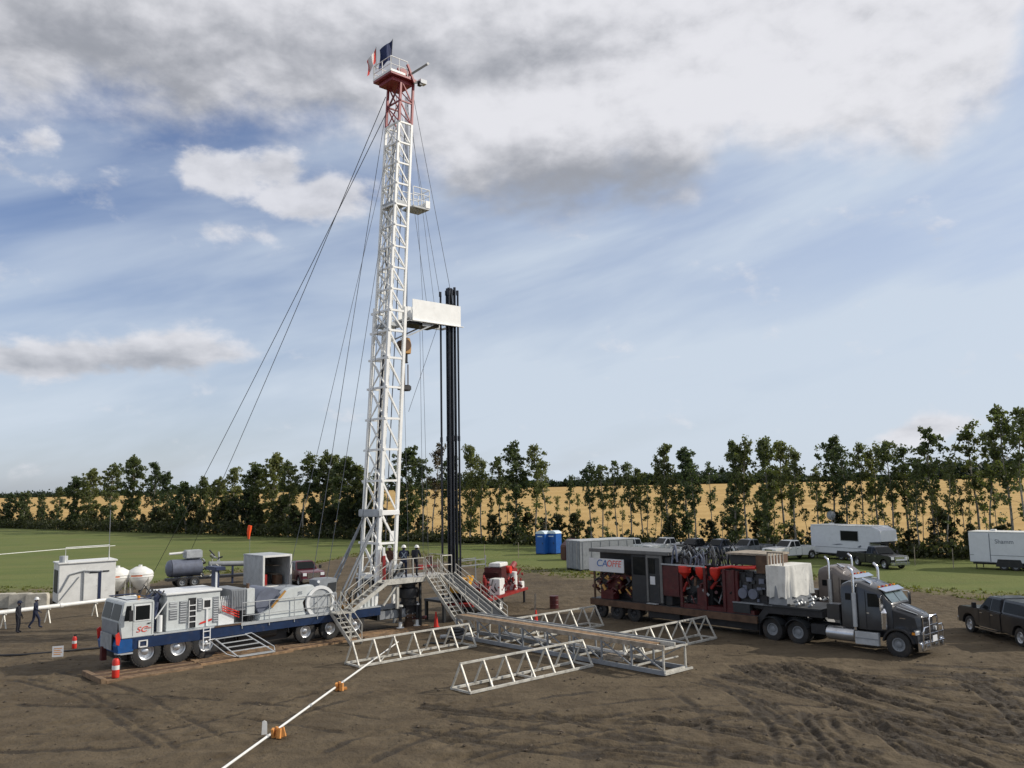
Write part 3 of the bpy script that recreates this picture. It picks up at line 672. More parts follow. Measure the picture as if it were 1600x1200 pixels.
part('mirror', MB().box(-.86, -.70, -.24, -.20, 2.15, 2.62).tube([(-.78, .02, 2.7), (-.78, -.2, 2.68), (-.78, -.22, 2.4)], .014, 5), 'black', cb)
part('roof_rack', MB().tube([(-.9, .1, 3.06), (.2, .1, 3.06), (.2, 2.4, 3.06), (-.9, 2.4, 3.06), (-.9, .1, 3.06)], .025, 6), 'darkblue', cb)
part('roof_beacon', MB().cyl((-.2, .6, 2.97), (-.2, .6, 3.14), .06, 10), 'amber', cb)
text(cb, 'SC', .34, (-.48, .004, 1.62), 'signred', name='logo', shear=.3, sx=1.2); text(cb, '====', .12, (-.1, .004, 1.72), 'signred', name='logo_stripe')
# intake gear behind the cab
ig = MB().tube([(.42, .5, 1.5), (.46, .5, 2.3), (.60, .6, 2.95), (.85, .9, 3.12)], .14, 8).tube([(.5, 1.3, 1.5), (.5, 1.3, 3.0), (.9, 1.3, 3.1)], .12, 8).box(.36, .85, .9, 2.2, 1.5, 2.7)
part('intake_hose', ig, 'darkblue', cr); part('air_cleaner', MB().cyl((.62, .22, 1.5), (.62, .22, 2.22), .12, 12), 'rigroof', cr)
part('brace', MB().cyl((.38, .12, 2.1), (.92, .12, 2.85), .03, 6), 'rigroof', cr)
for v in (.3, .9, 1.7): part('roof_clutter', MB().tube([(.2, v, 3.05), (.45, v + .1, 3.3 + .1 * v), (.7, v, 3.1), (.9, v + .25, 3.25)], .04, 6), 'black', cr)
# engine house
eh = part('engine_house', MB().box(.92, 3.45, .25, 2.35, ZD + .002, 3.05), 'rigwhite', cr, .02)
part('roof', MB().box(.84, 3.52, .16, 2.44, 3.052, 3.17), 'rigroof', eh, .03)
for (a, b, c, d, mm) in [(1.05, 1.42, 1.95, 2.42, 'grey'), (1.05, 1.42, 2.5, 2.75, 'lightgrey'), (1.52, 1.86, 1.75, 2.75, 'grey'), (2.36, 2.56, 2.2, 2.8, 'grey'), (3.1, 3.38, 1.6, 2.8, 'grey')]:
    lp = part('louvre_panel', MB().box(a, b, .225, .249, c, d), mm, eh)
    k = int((d - c) / .11)
    for i in range(k): part('louvre', MB().obox(((a + b) / 2, .215, c + .07 + i * .11), (b - a - .06, .035, .03), (-.5, 0, 0)), 'lightgrey', lp)
dk = part('doorway', MB().box(1.94, 2.28, .222, .247, 1.5, 2.85), 'black', eh)
for z in (1.75, 2.0, 2.25, 2.5): part('rung', MB().box(1.96, 2.26, .17, .20, z, z + .04), 'rigroof', dk)
part('stile', MB().box(1.93, 1.96, .17, .20, 1.5, 2.75).box(2.26, 2.29, .17, .20, 1.5, 2.75), 'rigroof', dk)
part('control_window', MB().box(2.66, 2.96, .222, .247, 2.35, 2.68), 'black', eh)
part('control_frame', MB().box(2.60, 2.66, .20, .248, 2.28, 2.75).box(2.96, 3.02, .20, .248, 2.28, 2.75).box(2.66, 2.96, .20, .248, 2.68, 2.75).box(2.66, 2.96, .20, .248, 2.28, 2.35).box(2.77, 2.86, .20, .24, 1.5, 2.28), 'rigroof', eh)
for z in (1.60,): part('red_stripe', MB().prism([(2.45, z), (2.50, z + .09), (3.05, z + .22), (3.05, z + .13)], .21, .224), 'redbright', eh)
rr_ = MB()
for k in range(3): rr_.beam((3.5, .12, 2.35 - k * .10), (4.35, .12, 1.98 - k * .12), .03, .05)
part('red_handrail', rr_, 'redbright', cr)
part('tool_cabinet', MB().box(3.35, 4.15, .2, .9, ZD, 1.98), 'rigroof', cr, .015)
part('hose_rack', MB().box(3.5, 3.95, .4, 2.2, ZD, 2.6), 'grey', cr)
pc = MB()
for i in range(6): pc.tube([(3.5 + i * .09, .38, 2.05), (3.5 + i * .09, .34, 2.4), (3.52 + i * .09, .5, 2.75)], .025, 5)
part('hydraulic_line', pc, 'rigroof', cr)
part('mast_rest', MB().box(3.55, 3.75, 1.05, 1.55, 2.6, 3.95).box(3.40, 3.90, .7, 1.9, 3.95, 4.12), 'darkblue', cr, .02)
part('rest_post', MB().cyl((3.5, .85, 3.0), (3.5, .85, 3.9), .05, 8), 'rigroof', cr)
rb = part('radiator', MB().box(3.97, 4.74, .22, 2.3, 2.02, 3.05), 'grey', cr, .02)
for i in range(8): part('fin', MB().box(4.02 + i * .085, 4.07 + i * .085, .20, .22, 2.1, 2.98), 'grey', rb)
part('radiator_stand', MB().box(4.0, 4.7, .5, 2.1, ZD, 2.02), 'darkgrey', cr)
part('exhaust_box', MB().box(4.76, 5.18, .18, .75, 1.8, 3.02), 'rigwhite', cr, .02)
part('exhaust_pipe', MB().cyl((4.95, .5, 3.02), (4.95, .5, 3.25), .08, 10), 'rust', cr)
part('valve_block', MB().box(4.85, 5.1, .3, .9, ZD, 1.8).cyl((4.9, .2, 1.55), (4.9, .2, 1.75), .06).cyl((5.1, .2, 1.5), (5.1, .2, 1.8), .05), 'darkgrey', cr)
# winch drum and drawworks
part('winch_drum', MB().cyl((6.0, .35, 2.25), (6.0, 2.2, 2.25), .72, 24), 'bluegrey', cr, .03)
dw = part('drawworks_housing', MB().prism([(5.35, ZD), (5.45, 1.72), (6.05, 2.0), (6.75, 2.72), (7.0, 2.85), (8.3, 2.92), (8.45, 2.75), (7.75, 2.1), (7.95, ZD)], .12, .62), 'rigwhite', cr, .03)
part('drawworks_back', MB().prism([(6.4, ZD), (6.8, 2.75), (8.2, 2.8), (8.2, ZD)], .62, 2.3), 'grey', cr, .03)
part('guard_lip', MB().beam((6.02, .09, 2.02), (6.76, .09, 2.76), .05, .10), 'ochre', dw)
text(dw, 'JSS', .22, (7.45, .112, 2.5), 'textgrey', name='logo')
part('brake_opening', MB().cyl((8.05, .30, 2.0), (8.05, .5, 2.0), .42, 20), 'rust', cr)
rg = MB(); rg.lathe([(.82, -.06), (.82, .10), (.66, .10), (.66, -.06), (.82, -.06)], (8.72, .08, 2.02), 'y', 32)
rg_ = part('drum_guard', rg, 'rigroof', cr); part('guard_mesh', MB().cyl((8.72, .08, 2.02), (8.72, .12, 2.02), .66, 28), 'lightgrey', rg_)
part('guard_spoke', MB().beam((8.1, .04, 1.72), (9.2, .04, 2.55), .03, .03).beam((8.35, .04, 1.5), (9.0, .04, 1.5), .03, .03), 'grey', rg_)
co = part('control_stand', MB().prism([(8.95, ZD + .6), (8.85, 3.05), (9.15, 3.12), (9.95, 3.1), (9.9, 2.2), (9.5, ZD)], .5, 1.5), 'grey', cr, .02)
part('control_panel', MB().prism([(9.28, 2.40), (9.42, 2.88), (9.9, 2.90), (9.86, 2.42)], .47, .497), 'darkgrey', co)
part('lamp', MB().cyl((8.82, .42, 3.0), (8.82, .5, 3.0), .07, 12), 'lens', co)
part('air_tank', MB().cyl((9.3, .35, 1.75), (9.3, 1.3, 1.75), .2, 16), 'rigwhite', cr)
for k in range(9):
    u = 9.5 + k * .28; part('deck_clutter', MB().box(u, u + rnd.uniform(.1, .22), .1 + rnd.random() * .5, .8 + rnd.random(), ZD, ZD + rnd.uniform(.15, .45)), rnd.choice(['rigroof', 'grey', 'ochre', 'rigwhite', 'darkgrey']), cr)
part('rear_hose', MB().tube([(10.8, .8, 1.5), (11.0, .7, 2.3), (11.4, .9, 2.5), (11.8, .8, 1.6)], .06, 7).tube([(11.2, 1.0, 1.5), (11.5, .9, 2.4), (12.0, 1.1, 2.3), (12.2, .9, 1.5)], .06, 7).tube([(10.5, .9, 1.5), (10.7, 1.1, 2.5), (11.1, 1.0, 1.9)], .05, 7), 'darkgrey', cr)
part('rear_upright', MB().box(11.3, 11.45, .25, .4, ZD, 2.1).box(12.0, 12.12, .3, .42, ZD, 2.0), 'rigroof', cr)
railing(cr, [(4.45, -.03, 1.2), (5.85, -.03, 1.2), (7.2, -.03, 1.2), (8.5, -.03, 1.2), (9.6, -.03, 1.2)], 1.2, 1, .022, 'lightgrey', 1.3)
ld = part('ladder', MB().box(2.52, 2.56, -.09, -.05, .42, 1.46).box(2.84, 2.88, -.09, -.05, .42, 1.46), 'rigroof', cr)
for z in (.45, .72, 1.0, 1.28): part('rung', MB().box(2.56, 2.84, -.09, -.05, z, z + .04), 'rigroof', ld)
for u in (0, 1.42, 2.72):
    wheel(cr, (u, .24, .72), .63, .46, -1); wheel(cr, (u, 2.36, .72), .63, .46, 1)
    part('axle', MB().cyl((u, .3, .72), (u, 2.3, .72), .09, 8), 'black', cr)
for u in (7.9, 9.32, 10.85):
    wheel(cr, (u, .22, .63), .53, .30, -1); wheel(cr, (u, 2.38, .63), .53, .30, 1)
    part('axle', MB().cyl((u, .3, .63), (u, 2.3, .63), .09, 8), 'black', cr)
part('fender', MB().lathe([(.75, .03), (.75, .5)], (7.9, 0, .63), 'y', 10, .3, 2.84).lathe([(.75, .03), (.75, .5)], (10.85, 0, .63), 'y', 10, .3, 2.84), 'darkgrey', cr)
part('underbody_shade_box', MB().box(3.55, 7.1, .55, 2.1, .38, 1.0), 'black', cr, .03); part('underbody_shade_box', MB().box(-1.0, -.68, .4, 2.2, .45, .9), 'black', cr); part('fuel_tank', MB().cyl((4.4, .5, .85), (6.4, .5, .85), .3, 18), 'darkgrey', cr)  # black underbody boxes added so the space beneath reads as deep shadow
for pl_ in ([(4.0, .1, 1.1), (4.2, .1, .8), (4.3, .2, .5)], [(3.75, .1, 1.1), (3.6, .1, .7)], [(6.9, .06, 1.0), (6.95, .06, .7)]): part('spring_hanger', MB().tube(pl_, .03, 6), 'black', cr)
part('rear_frame', MB().box(12.37, 15.0, .35, 2.25, .62, 1.18), 'darkgrey', cr, .02)
part('rear_plate', MB().box(12.5, 15.2, .30, .345, .66, 1.10), 'grey', cr)
for u in (13.75, 14.9):
    jk = part('levelling_jack', MB().cyl((u, .15, .5), (u, .15, 1.25), .09, 12), 'black', cr); part('jack_cap', MB().cyl((u, .15, 1.25), (u, .15, 1.34), .15, 12), 'white', jk); part('jack_foot', MB().cyl((u, .15, .12), (u, .15, .42), .10, 12).cyl((u, .15, .1), (u, .15, .14), .22, 12), 'rigroof', jk)

# timber mats under the carrier: every timber is a piece
def timber_mat(u0, u1, v0, v1, n, label):
    t = rthing('timber_mat', label, 'timber mat', (u0 + u1) / 2, (v0 + v1) / 2, 0, 'timber mats under the carrier'); w = (v1 - v0) / n
    for i in range(n):
        a = v0 + i * w; e = rnd.uniform(-.12, .12)
        part('timber', MB().box(u0 + e, u1 + rnd.uniform(-.1, .1), a + .028, a + w - .028, -.06, .085 + rnd.uniform(-.03, .025)), rnd.choice(['matwood', 'matwood', 'wood', 'rust']), t, .014)
    return t
timber_mat(-2.2, 1.9, -1.75, .9, 9, 'weathered timber mat under the front wheels with a fire extinguisher on it')
timber_mat(2.0, 6.4, -1.35, .9, 8, 'brown timber mat below the carrier with a fallen stair frame on it')
timber_mat(6.5, 10.6, -1.0, .9, 7, 'reddish timber mat under the rear wheels beside the lower stairs')
timber_mat(10.7, 15.4, -.9, .9, 7, 'dark timber mat under the rig floor and blowout preventer')
part('cross_beam', MB().box(-2.45, -2.22, -1.8, .7, -.03, .20), 'matwood', bpy.data.objects['timber_mat'], .015)

# aluminium stair frame lying against the carrier
sf = rthing('stair_frame', 'loose aluminium stair frame with handrails lying on the timber mat', 'stair frame', 4.4, -.9)
a0, a1 = Vector((3.75, -1.12, .14)), Vector((5.55, -1.12, .14)); b0, b1 = Vector((3.05, -.15, .92)), Vector((4.55, -.15, .95))
for k, (p, q) in enumerate(((a0, b0), (a1, b1))):
    part('side_rail', MB().tube([p, q], .032, 6), 'alum', sf); off_ = Vector((-.30, 0, -.02)) if k == 0 else Vector((.32, 0, .02))
    part('hand_rail', MB().tube([p + off_ * .25 + Vector((0, .05, 0)), p + off_ + (q - p) * .2, q + off_, q], .026, 6), 'alum', sf)
for t in (.0, .28, .5, .72, .98):
    p = a0 + (b0 - a0) * t; q = a1 + (b1 - a1) * t; part('rung', MB().beam(p, q, .09 if t else .34, .035), 'alum', sf)
for t in (.1, .3, .5, .7, .9):
    p = a0 + (a1 - a0) * t + Vector((0, .28, .2)); part('bracket', MB().obox(p, (.12, .06, .03)), 'alum', sf)

# ------------------------------------------------------------------ mast
ma = rthing('rig_mast', 'tall white lattice rig mast with red top section raised behind the carrier', 'rig mast', 12.9, 1.25, ZD)
def mu(z): return 12.26 + .0597 * z
def leg(z, i, grow=0.0):
    """i: 0 near-left, 1 near-right, 2 far-right, 3 far-left"""
    wu = 1.06 - .0045 * z; wv = 1.56 - .007 * z; u0 = mu(z); vc = 1.22
    return Vector((u0 - grow + (wu + 2 * grow) * (i in (1, 2)), vc + (wv / 2 + grow) * (1 if i >= 2 else -1), z))
Z_SPLIT, Z_RED, Z_TOP = 18.0, 29.6, 32.3
lows = [3.0, 4.75, 6.45, 8.2, 9.95, 11.7, 13.5, 15.2, 16.8, 18.0]
ups = [18.0 + i * (29.6 - 18.0) / 9 for i in range(10)]; reds = [29.6, 30.95, 32.3]
for i in range(4):
    part('leg', MB().beam(leg(ZD, i, .05), leg(18.3, i, .05), .17), 'mastwhite', ma)
    part('leg', MB().beam(leg(17.2, i), leg(Z_RED, i), .135), 'mastwhite', ma); part('leg', MB().beam(leg(Z_RED, i), leg(Z_TOP, i), .13), 'mastred', ma)
def braces(zs, grow, w, m):
    for k, z in enumerate(zs):
        for a, b in ((0, 1), (3, 2), (0, 3)):
            p, q = leg(z, a, grow), leg(z, b, grow)
            if (a, b) == (0, 3): d = (q - p).normalized(); p = p - d * .14; q = q + d * (.34 if zs is lows else .1)
            part('girt', MB().beam(p, q, w * (1.15 if grow else 1.0)), m, ma)
        if k + 1 < len(zs):
            z2 = zs[k + 1]
            part('brace', MB().beam(leg(z2, 0, grow), leg(z, 1, grow), w * .8), m, ma); part('brace', MB().beam(leg(z2, 3, grow), leg(z, 2, grow), w * .8), m, ma)
            part('brace', MB().beam(leg(z, 0, grow), leg(z2, 3, grow), w * .7), m, ma); part('brace', MB().beam(leg(z2, 0, grow) + Vector((.05, 0, 0)), leg(z, 3, grow) + Vector((.05, 0, 0)), w * .6), m, ma)
            part('brace', MB().beam(leg(z, 1, grow), leg(z2, 2, grow), w * .6), m, ma)
braces(lows, .05, .105, 'mastwhite'); braces(ups, 0, .095, 'mastwhite'); braces(reds, 0, .085, 'mastred')
part('raising_collar', MB().box(mu(6.4) - .12, mu(6.4) + 1.18, .28, .46, 6.28, 6.56), 'mastwhite', ma, .02)
part('raising_collar', MB().box(mu(6.4) - .30, mu(6.4) + .0, .2, 2.25, 6.2, 6.62), 'lightgrey', ma, .05)
part('load_plate', MB().box(mu(5) + .68, mu(5) + 1.0, .38, .41, 4.85, 5.4), 'mastwhite', ma)
for v in (.55, 1.95):
    for du in (0, .16): part('support_strut', MB().cyl((mu(6.2) - .12, v, 6.15), (9.75 + du * 2, v - .1, 1.5), .055, 8), 'grey', ma)
part('raising_ram', MB().cyl((mu(3) + .25, 1.2, ZD), (mu(17) + .25, 1.2, 17.2), .13, 12), 'mastwhite', ma)
part('raising_ram', MB().cyl((mu(17) + .25, 1.2, 17.2), (mu(28) + .2, 1.2, 28.5), .09, 10), 'alum', ma)
part('guide_pipe', MB().cyl((mu(3) + .1, .82, ZD), (mu(18) + .1, .82, 18), .07, 8), 'mastwhite', ma)
part('standpipe', MB().tube([(mu(2) + .02, .95, ZD), (mu(9), .95, 9), (mu(14), .98, 14), (mu(15.4) + .12, 1.1, 15.4)], .055, 8), 'black', ma)
part('fast_line', MB().cyl((mu(1.6) - .6, 1.45, 2.0), (mu(31.5) + .25, 1.3, 31.6), .016, 5), 'cable', ma)
for k in range(6):
    part('block_line', MB().cyl((14.90 + (k % 2) * .10, 1.1 + k * .05, 16.6), (mu(31.5) + .95, 1.05 + k * .07, 31.7), .012, 5), 'cable', ma)
for k in range(4):
    z = 20.0 + k * 1.9; part('hose_loop', MB().tube([(mu(z) + .3, 1.7, z), (mu(z) + .15, 1.5, z - .8), (mu(z) + .35, 1.4, z - 1.6), (mu(z) + .2, 1.6, z - 2.4)], .045, 6), 'darkgrey' if k == 1 else 'mastwhite', ma)
for z in (17.2, 24.6):
    part('cross_plate', MB().box(mu(z) + .02, mu(z) + .9, .5, 1.95, z - .12, z + .12), 'lightgrey', ma, .02)
for k in range(24):
    z = 18.4 + k * .48; part('ladder_rung', MB().cyl((mu(z) + .06, 1.62, z), (mu(z) + .06, 1.92, z), .014, 5), 'mastwhite', ma)
for du, v, r_ in ((.30, .72, .045), (.55, .62, .03), (.42, 1.75, .05), (.15, 1.05, .035), (.70, 1.3, .03)):
    part('service_pipe', MB().cyl((mu(2.2) + du, v, 2.2), (mu(29) + du * .9, v, 29), r_, 6), 'mastwhite' if r_ > .032 else 'cable', ma)
for k in range(9):
    z = 3.9 + k * 1.62; part('gusset_plate', MB().box(mu(z) - .10, mu(z) - .06, .40, .72, z - .12, z + .12), 'lightgrey', ma)
part('ladder_stile', MB().cyl((mu(18.2) + .06, 1.62, 18.2), (mu(29.5) + .06, 1.62, 29.5), .02, 5).cyl((mu(18.2) + .06, 1.92, 18.2), (mu(29.5) + .06, 1.92, 29.5), .02, 5), 'mastwhite', ma)
# crown
cz = 32.3
cp = part('crown_platform', MB().box(13.25, 15.15, .25, 2.15, cz, cz + .14).box(13.5, 15.0, .5, 1.9, cz - .25, cz), 'mastred', ma, .02)
railing(cp, [(13.28, 2.1, cz + .14), (13.28, .3, cz + .14), (14.5, .3, cz + .14)], .95, 1, .03, 'mastwhite', .8)
railing(cp, [(13.28, 2.1, cz + .14), (15.1, 2.1, cz + .14), (15.1, .9, cz + .14)], .95, 1, .03, 'mastwhite', .8)
part('toe_board', MB().box(13.24, 13.27, .25, 2.15, cz + .14, cz + .28).box(13.27, 14.3, .24, .27, cz + .14, cz + .28), 'mastwhite', cp)
part('sheave_block', MB().cyl((14.5, .7, cz + .45), (14.5, 1.8, cz + .45), .38, 18).box(14.0, 14.9, .6, .7, cz, cz + .7).box(14.0, 14.9, 1.8, 1.9, cz, cz + .7), 'mastred', cp)
part('gin_pole', MB().beam((14.7, .25, cz + .35), (15.75, .05, cz + 1.25), .12), 'black', cp); part('pole_tip', MB().beam((15.75, .05, cz + 1.25), (15.87, .03, cz + 1.35), .14), 'white', cp)
part('knee_brace', MB().beam((14.45, .25, cz + .9), (14.95, .25, cz - .1), .12), 'mastred', cp)
part('floodlight', MB().box(15.35, 15.8, .1, .45, cz + .0, cz + .25), 'lens', cp); part('floodlight_arm', MB().beam((14.9, .3, cz - .1), (15.4, .3, cz + .1), .12).box(15.3, 15.5, .15, .4, cz - .15, cz + .12), 'black', cp)
# monkey board with white windbreak
mz = 17.75
mbd = part('monkey_board', MB().box(14.75, 18.55, .62, .74, mz - .12, mz).box(14.75, 18.55, 2.2, 2.32, mz - .12, mz).box(18.43, 18.55, .62, 2.32, mz - .12, mz).box(14.75, 14.87, .62, 2.32, mz - .12, mz), 'lightgrey', ma)
part('wind_panel', MB().box(14.98, 18.62, .55, .585, mz - .15, mz + 1.13), 'mastwhite', mbd, label='plain white rectangular windbreak panel'); part('wind_panel', MB().box(15.2, 18.5, 2.34, 2.37, mz - .05, mz + 1.1), 'mastwhite', mbd)
for k in range(9): part('finger', MB().beam((16.5 + k * .22, .74, mz - .05), (16.5 + k * .22, 1.35, mz - .05), .05), 'grey', mbd)
part('walkway', MB().box(14.9, 16.9, 1.4, 2.2, mz - .1, mz - .04), 'grey', mbd)
part('knee_brace', MB().beam((mu(16.4) + 1.0, .7, 16.4), (16.8, .66, mz - .12), .08).beam((mu(16.4) + 1.0, 1.9, 16.4), (16.8, 2.26, mz - .12), .08), 'lightgrey', mbd)
part('panel_lip', MB().box(14.95, 18.78, .44, .549, mz - .19, mz - .15), 'mastwhite', mbd); part('logo_plate', MB().box(15.75, 16.35, .62, .64, mz - .40, mz - .16), 'lightgrey', mbd)
part('dark_underside_box', MB().box(15.0, 17.2, .9, 2.1, mz - .30, mz - .13), 'darkgrey', mbd)
# upper basket
bz = 24.6
bk = part('basket', MB().box(15.0, 16.2, .45, 1.6, bz - .1, bz), 'lightgrey', ma)
part('basket_panel', MB().box(15.9, 16.22, .42, .445, bz, bz + .45).box(16.2, 16.23, .45, 1.6, bz, bz + .5), 'mastwhite', bk)
railing(bk, [(15.0, .45, bz), (16.2, .45, bz), (16.2, 1.6, bz), (15.0, 1.6, bz)], 1.15, 2, .03, 'mastwhite', .5)
# travelling block hanging in the mast
tb = rthing('travelling_block', 'ochre travelling block and hook hanging on lines beside the mast', 'travelling block', 14.96, 1.2, 13.5)
part('sheave_case', MB().prism([(14.76, 15.65), (14.72, 16.2), (14.86, 16.6), (15.10, 16.6), (15.22, 16.2), (15.18, 15.65)], 1.0, 1.42), 'ochre', tb, .03); part('sheave', MB().cyl((14.78, .92, 16.15), (14.78, 1.5, 16.15), .34, 18), 'rust', tb)
part('hook', MB().cyl((14.96, 1.2, 15.1), (14.96, 1.2, 15.65), .09, 10).cyl((14.96, 1.2, 15.13), (14.96, 1.2, 15.15), .13, 10), 'darkgrey', tb)
for v in (1.03, 1.37): part('elevator_link', MB().cyl((14.96, v, 15.0), (14.96, v, 13.75), .035, 8), 'rust', tb)
part('elevator', MB().cyl((14.96, 1.2, 13.45), (14.96, 1.2, 13.78), .24, 14).box(14.5, 15.14, .95, 1.45, 13.5, 13.72), 'black', tb)
# guy wires
def wire(a, b, label, r=.022, group='guy wires of the rig', sag=0.0):
    a, b = Vector(a), Vector(b); pts = [a.lerp(b, t / 8) - Vector((0, 0, sag * 4 * (t / 8) * (1 - t / 8))) for t in range(9)]
    o = solo('guy_wire', MB().tube([p - b for p in pts], r, 5), 'cable', label, 'guy wire', b, group=group); return o
cw = lambda u, v, z: C2W(u, v, z)
wire(cw(14.0, .6, 31.6), G(236, 902), 'guy wire from the mast top to the meadow anchor behind the twin tanks', .024, sag=.4)
wire(cw(14.0, 1.9, 31.6), G(284, 892), 'guy wire from the mast top to the meadow anchor behind the grey vessel', .024, sag=.4)
wire(cw(14.0, .5, 30.6), cw(7.2, .9, 2.85), 'thin wire from the mast top down to the drawworks housing', .014, 'wires from the mast to the carrier')
wire(cw(14.0, 1.9, 30.6), cw(9.0, 1.4, 3.1), 'thin wire from the mast top down to the control stand', .018, 'wires from the mast to the carrier')
wire(cw(13.9, .45, 29.0), cw(9.4, .6, 3.1), 'wire hanging close along the shaded mast face to the control stand', .016, 'wires from the mast to the carrier')
wire(cw(15.1, .5, 31.3), cw(18.1, .62, 18.85), 'support wire from the mast top to the outer end of the white board', .016, 'board support wires')
wire(cw(15.1, 1.9, 31.3), cw(17.3, 2.2, 18.85), 'support wire from the mast top to the middle of the white board', .014, 'board support wires')
wire(cw(15.4, .6, 24.5), cw(15.75, .6, 18.9), 'short wire between the upper basket and the white board', .012, 'board support wires')
wire(cw(15.1, 1.2, 31.2), cw(17.9, 1.3, 18.0), 'support wire from the mast top down into the racked pipe tops', .014, 'board support wires')
wire(cw(15.2, .8, 29.5), cw(16.6, .6, 18.9), 'thin line from the red mast section to the white board edge', .012, 'board support wires')
wire(cw(15.0, 1.6, 17.4), cw(15.3, 1.5, 3.0), 'hanging line beside the travelling block down to the floor', .012, 'board support wires')
wire(cw(16.9, .7, 17.4), cw(14.9, .9, 12.2), 'stay wire running from under the white board back to the mast', .014, 'board support wires')
wire(cw(15.6, .7, 17.4), cw(15.9, .9, 3.2), 'hanging tag line dropping from the white board to the rig floor', .012, 'board support wires')
wire(cw(16.3, 1.4, 17.4), cw(16.5, 1.2, 3.2), 'hanging tong line dropping from the board beside the pipe stands', .012, 'board support wires')
# pipe stands racked in the board
for k, (u, v, top, r) in enumerate([(17.50, 1.15, 19.75, .062)] + [(17.92 + .115 * k, .84 + .14 * (k % 2), 19.85 + .3 * ((k * 5) % 7) / 7, .062) for k in range(7)] + [(17.98 + .15 * k, 1.16 + .1 * (k % 2), 19.9 + .3 * ((k * 3) % 5) / 5, .062) for k in range(5)]):
    mb_ = MB().cyl((u, v, 1.23), (u + .02, v, top), r, 10)
    for z in (1.23, (1.2 + top) / 2, top - .3): mb_.cyl((u, v, z), (u, v, z + .3), r * 1.35, 10)
    rsolo('drill_pipe_stand', mb_, 'pipe', 'single dark pipe stand racked apart from the bundle' if k == 0 else 'dark steel pipe in the tall bundle racked beside the mast', 'pipe', u, v, 1.23, None if k == 0 else 'racked drill pipe')
sb = rthing('pipe_setback', 'low dark steel platform carrying the racked pipe stands', 'platform', 17.6, 1.2)
part('platform_top', MB().box(16.9, 19.0, .3, 2.2, 1.1, 1.23), 'darkgrey', sb)
for u in (17.0, 18.9):
    for v in (.4, 2.1): part('leg', MB().box(u - .08, u + .08, v - .08, v + .08, 0, 1.1), 'darkgrey', sb)

# ------------------------------------------------------------------ rig floor
FZ = 2.80
rf = rthing('rig_floor', 'grey raised working floor with handrails at the foot of the mast', 'platform', 14, 1.2)
part('floor_plate', MB().box(12.45, 15.15, -.25, 2.75, FZ - .06, FZ), 'lightgrey', rf)
part('edge_beam', MB().box(12.43, 14.35, -.28, -.18, FZ - .26, FZ + .03), 'galv', rf); part('edge_beam', MB().box(14.37, 15.17, -.28, -.18, FZ - .26, FZ + .0), 'galv', rf)
part('under_frame', MB().box(12.5, 15.1, -.15, 2.7, FZ - .32, FZ - .07), 'darkgrey', rf)
for u, v in ((12.6, 2.5), (15.0, 2.5)): part('leg', MB().box(u - .08, u + .08, v - .08, v + .08, 0, FZ - .3), 'grey', rf)
part('leg', MB().box(13.35, 13.5, -.1, .05, 1.2, FZ - .3), 'galv', rf); part('leg', MB().beam((12.5, -.05, 1.45), (13.4, -.05, FZ - .3), .09), 'galv', rf); part('leg', MB().beam((15.0, .0, .0), (15.0, .0, FZ - .3), .12), 'darkgrey', rf)
railing(rf, [(12.95, -.22, FZ), (14.35, -.22, FZ)], 1.05, 1, .024, 'galv', 1.4)
railing(rf, [(14.38, -.22, FZ), (15.1, -.22, FZ)], 1.05, 1, .024, 'galv', .8)
railing(rf, [(15.1, 2.65, FZ), (12.5, 2.65, FZ)], 1.05, 1, .024, 'galv', 1.3)
railing(rf, [(16.5, -.1, FZ), (17.2, -.1, FZ), (17.2, 2.0, FZ)], 1.05, 1, .024, 'galv', 1.0)
part('wing_plate', MB().box(15.17, 17.25, -.1, 2.0, FZ - .1, FZ - .02), 'galv', rf); part('wing_edge', MB().box(16.1, 17.27, -.14, -.102, FZ - .18, FZ + .02), 'galv', rf)
part('gate', MB().tube([(15.2, -.22, FZ), (15.2, -.22, FZ + 1.1), (15.7, -.22, FZ + 1.1), (15.7, -.22, FZ)], .024, 6), 'galv', rf)
part('red_post', MB().box(12.55, 12.72, .05, .22, FZ, FZ + 1.3), 'red', rf); part('white_cap', MB().box(12.57, 12.70, .07, .20, FZ + 1.3, FZ + 1.75), 'white', rf)
for k in range(30):
    u = 12.85 + rnd.random() * 1.0; v = -.1 + rnd.random() * .8; part('floor_tool', MB().obox((u, v, FZ + .2 + rnd.random() * .5), (.08 + rnd.random() * .16, .1, .2 + rnd.random() * .45), (rnd.random(), rnd.random(), rnd.random())), rnd.choice(['galv', 'grey', 'darkgrey', 'alum', 'white', 'rust']), rf)
part('red_manifold', MB().tube([(16.2, 1.0, FZ), (16.2, 1.0, FZ + .9), (16.6, 1.1, FZ + 1.0), (16.7, 1.1, FZ)], .06, 8).cyl((16.0, .8, FZ + .4), (16.9, .8, FZ + .4), .08), 'darkred', rf)
part('tong', MB().cyl((15.6, .9, FZ + .3), (15.6, .9, FZ + .55), .25, 12).beam((15.6, .9, FZ + .42), (16.4, .7, FZ + .5), .1), 'red', rf)
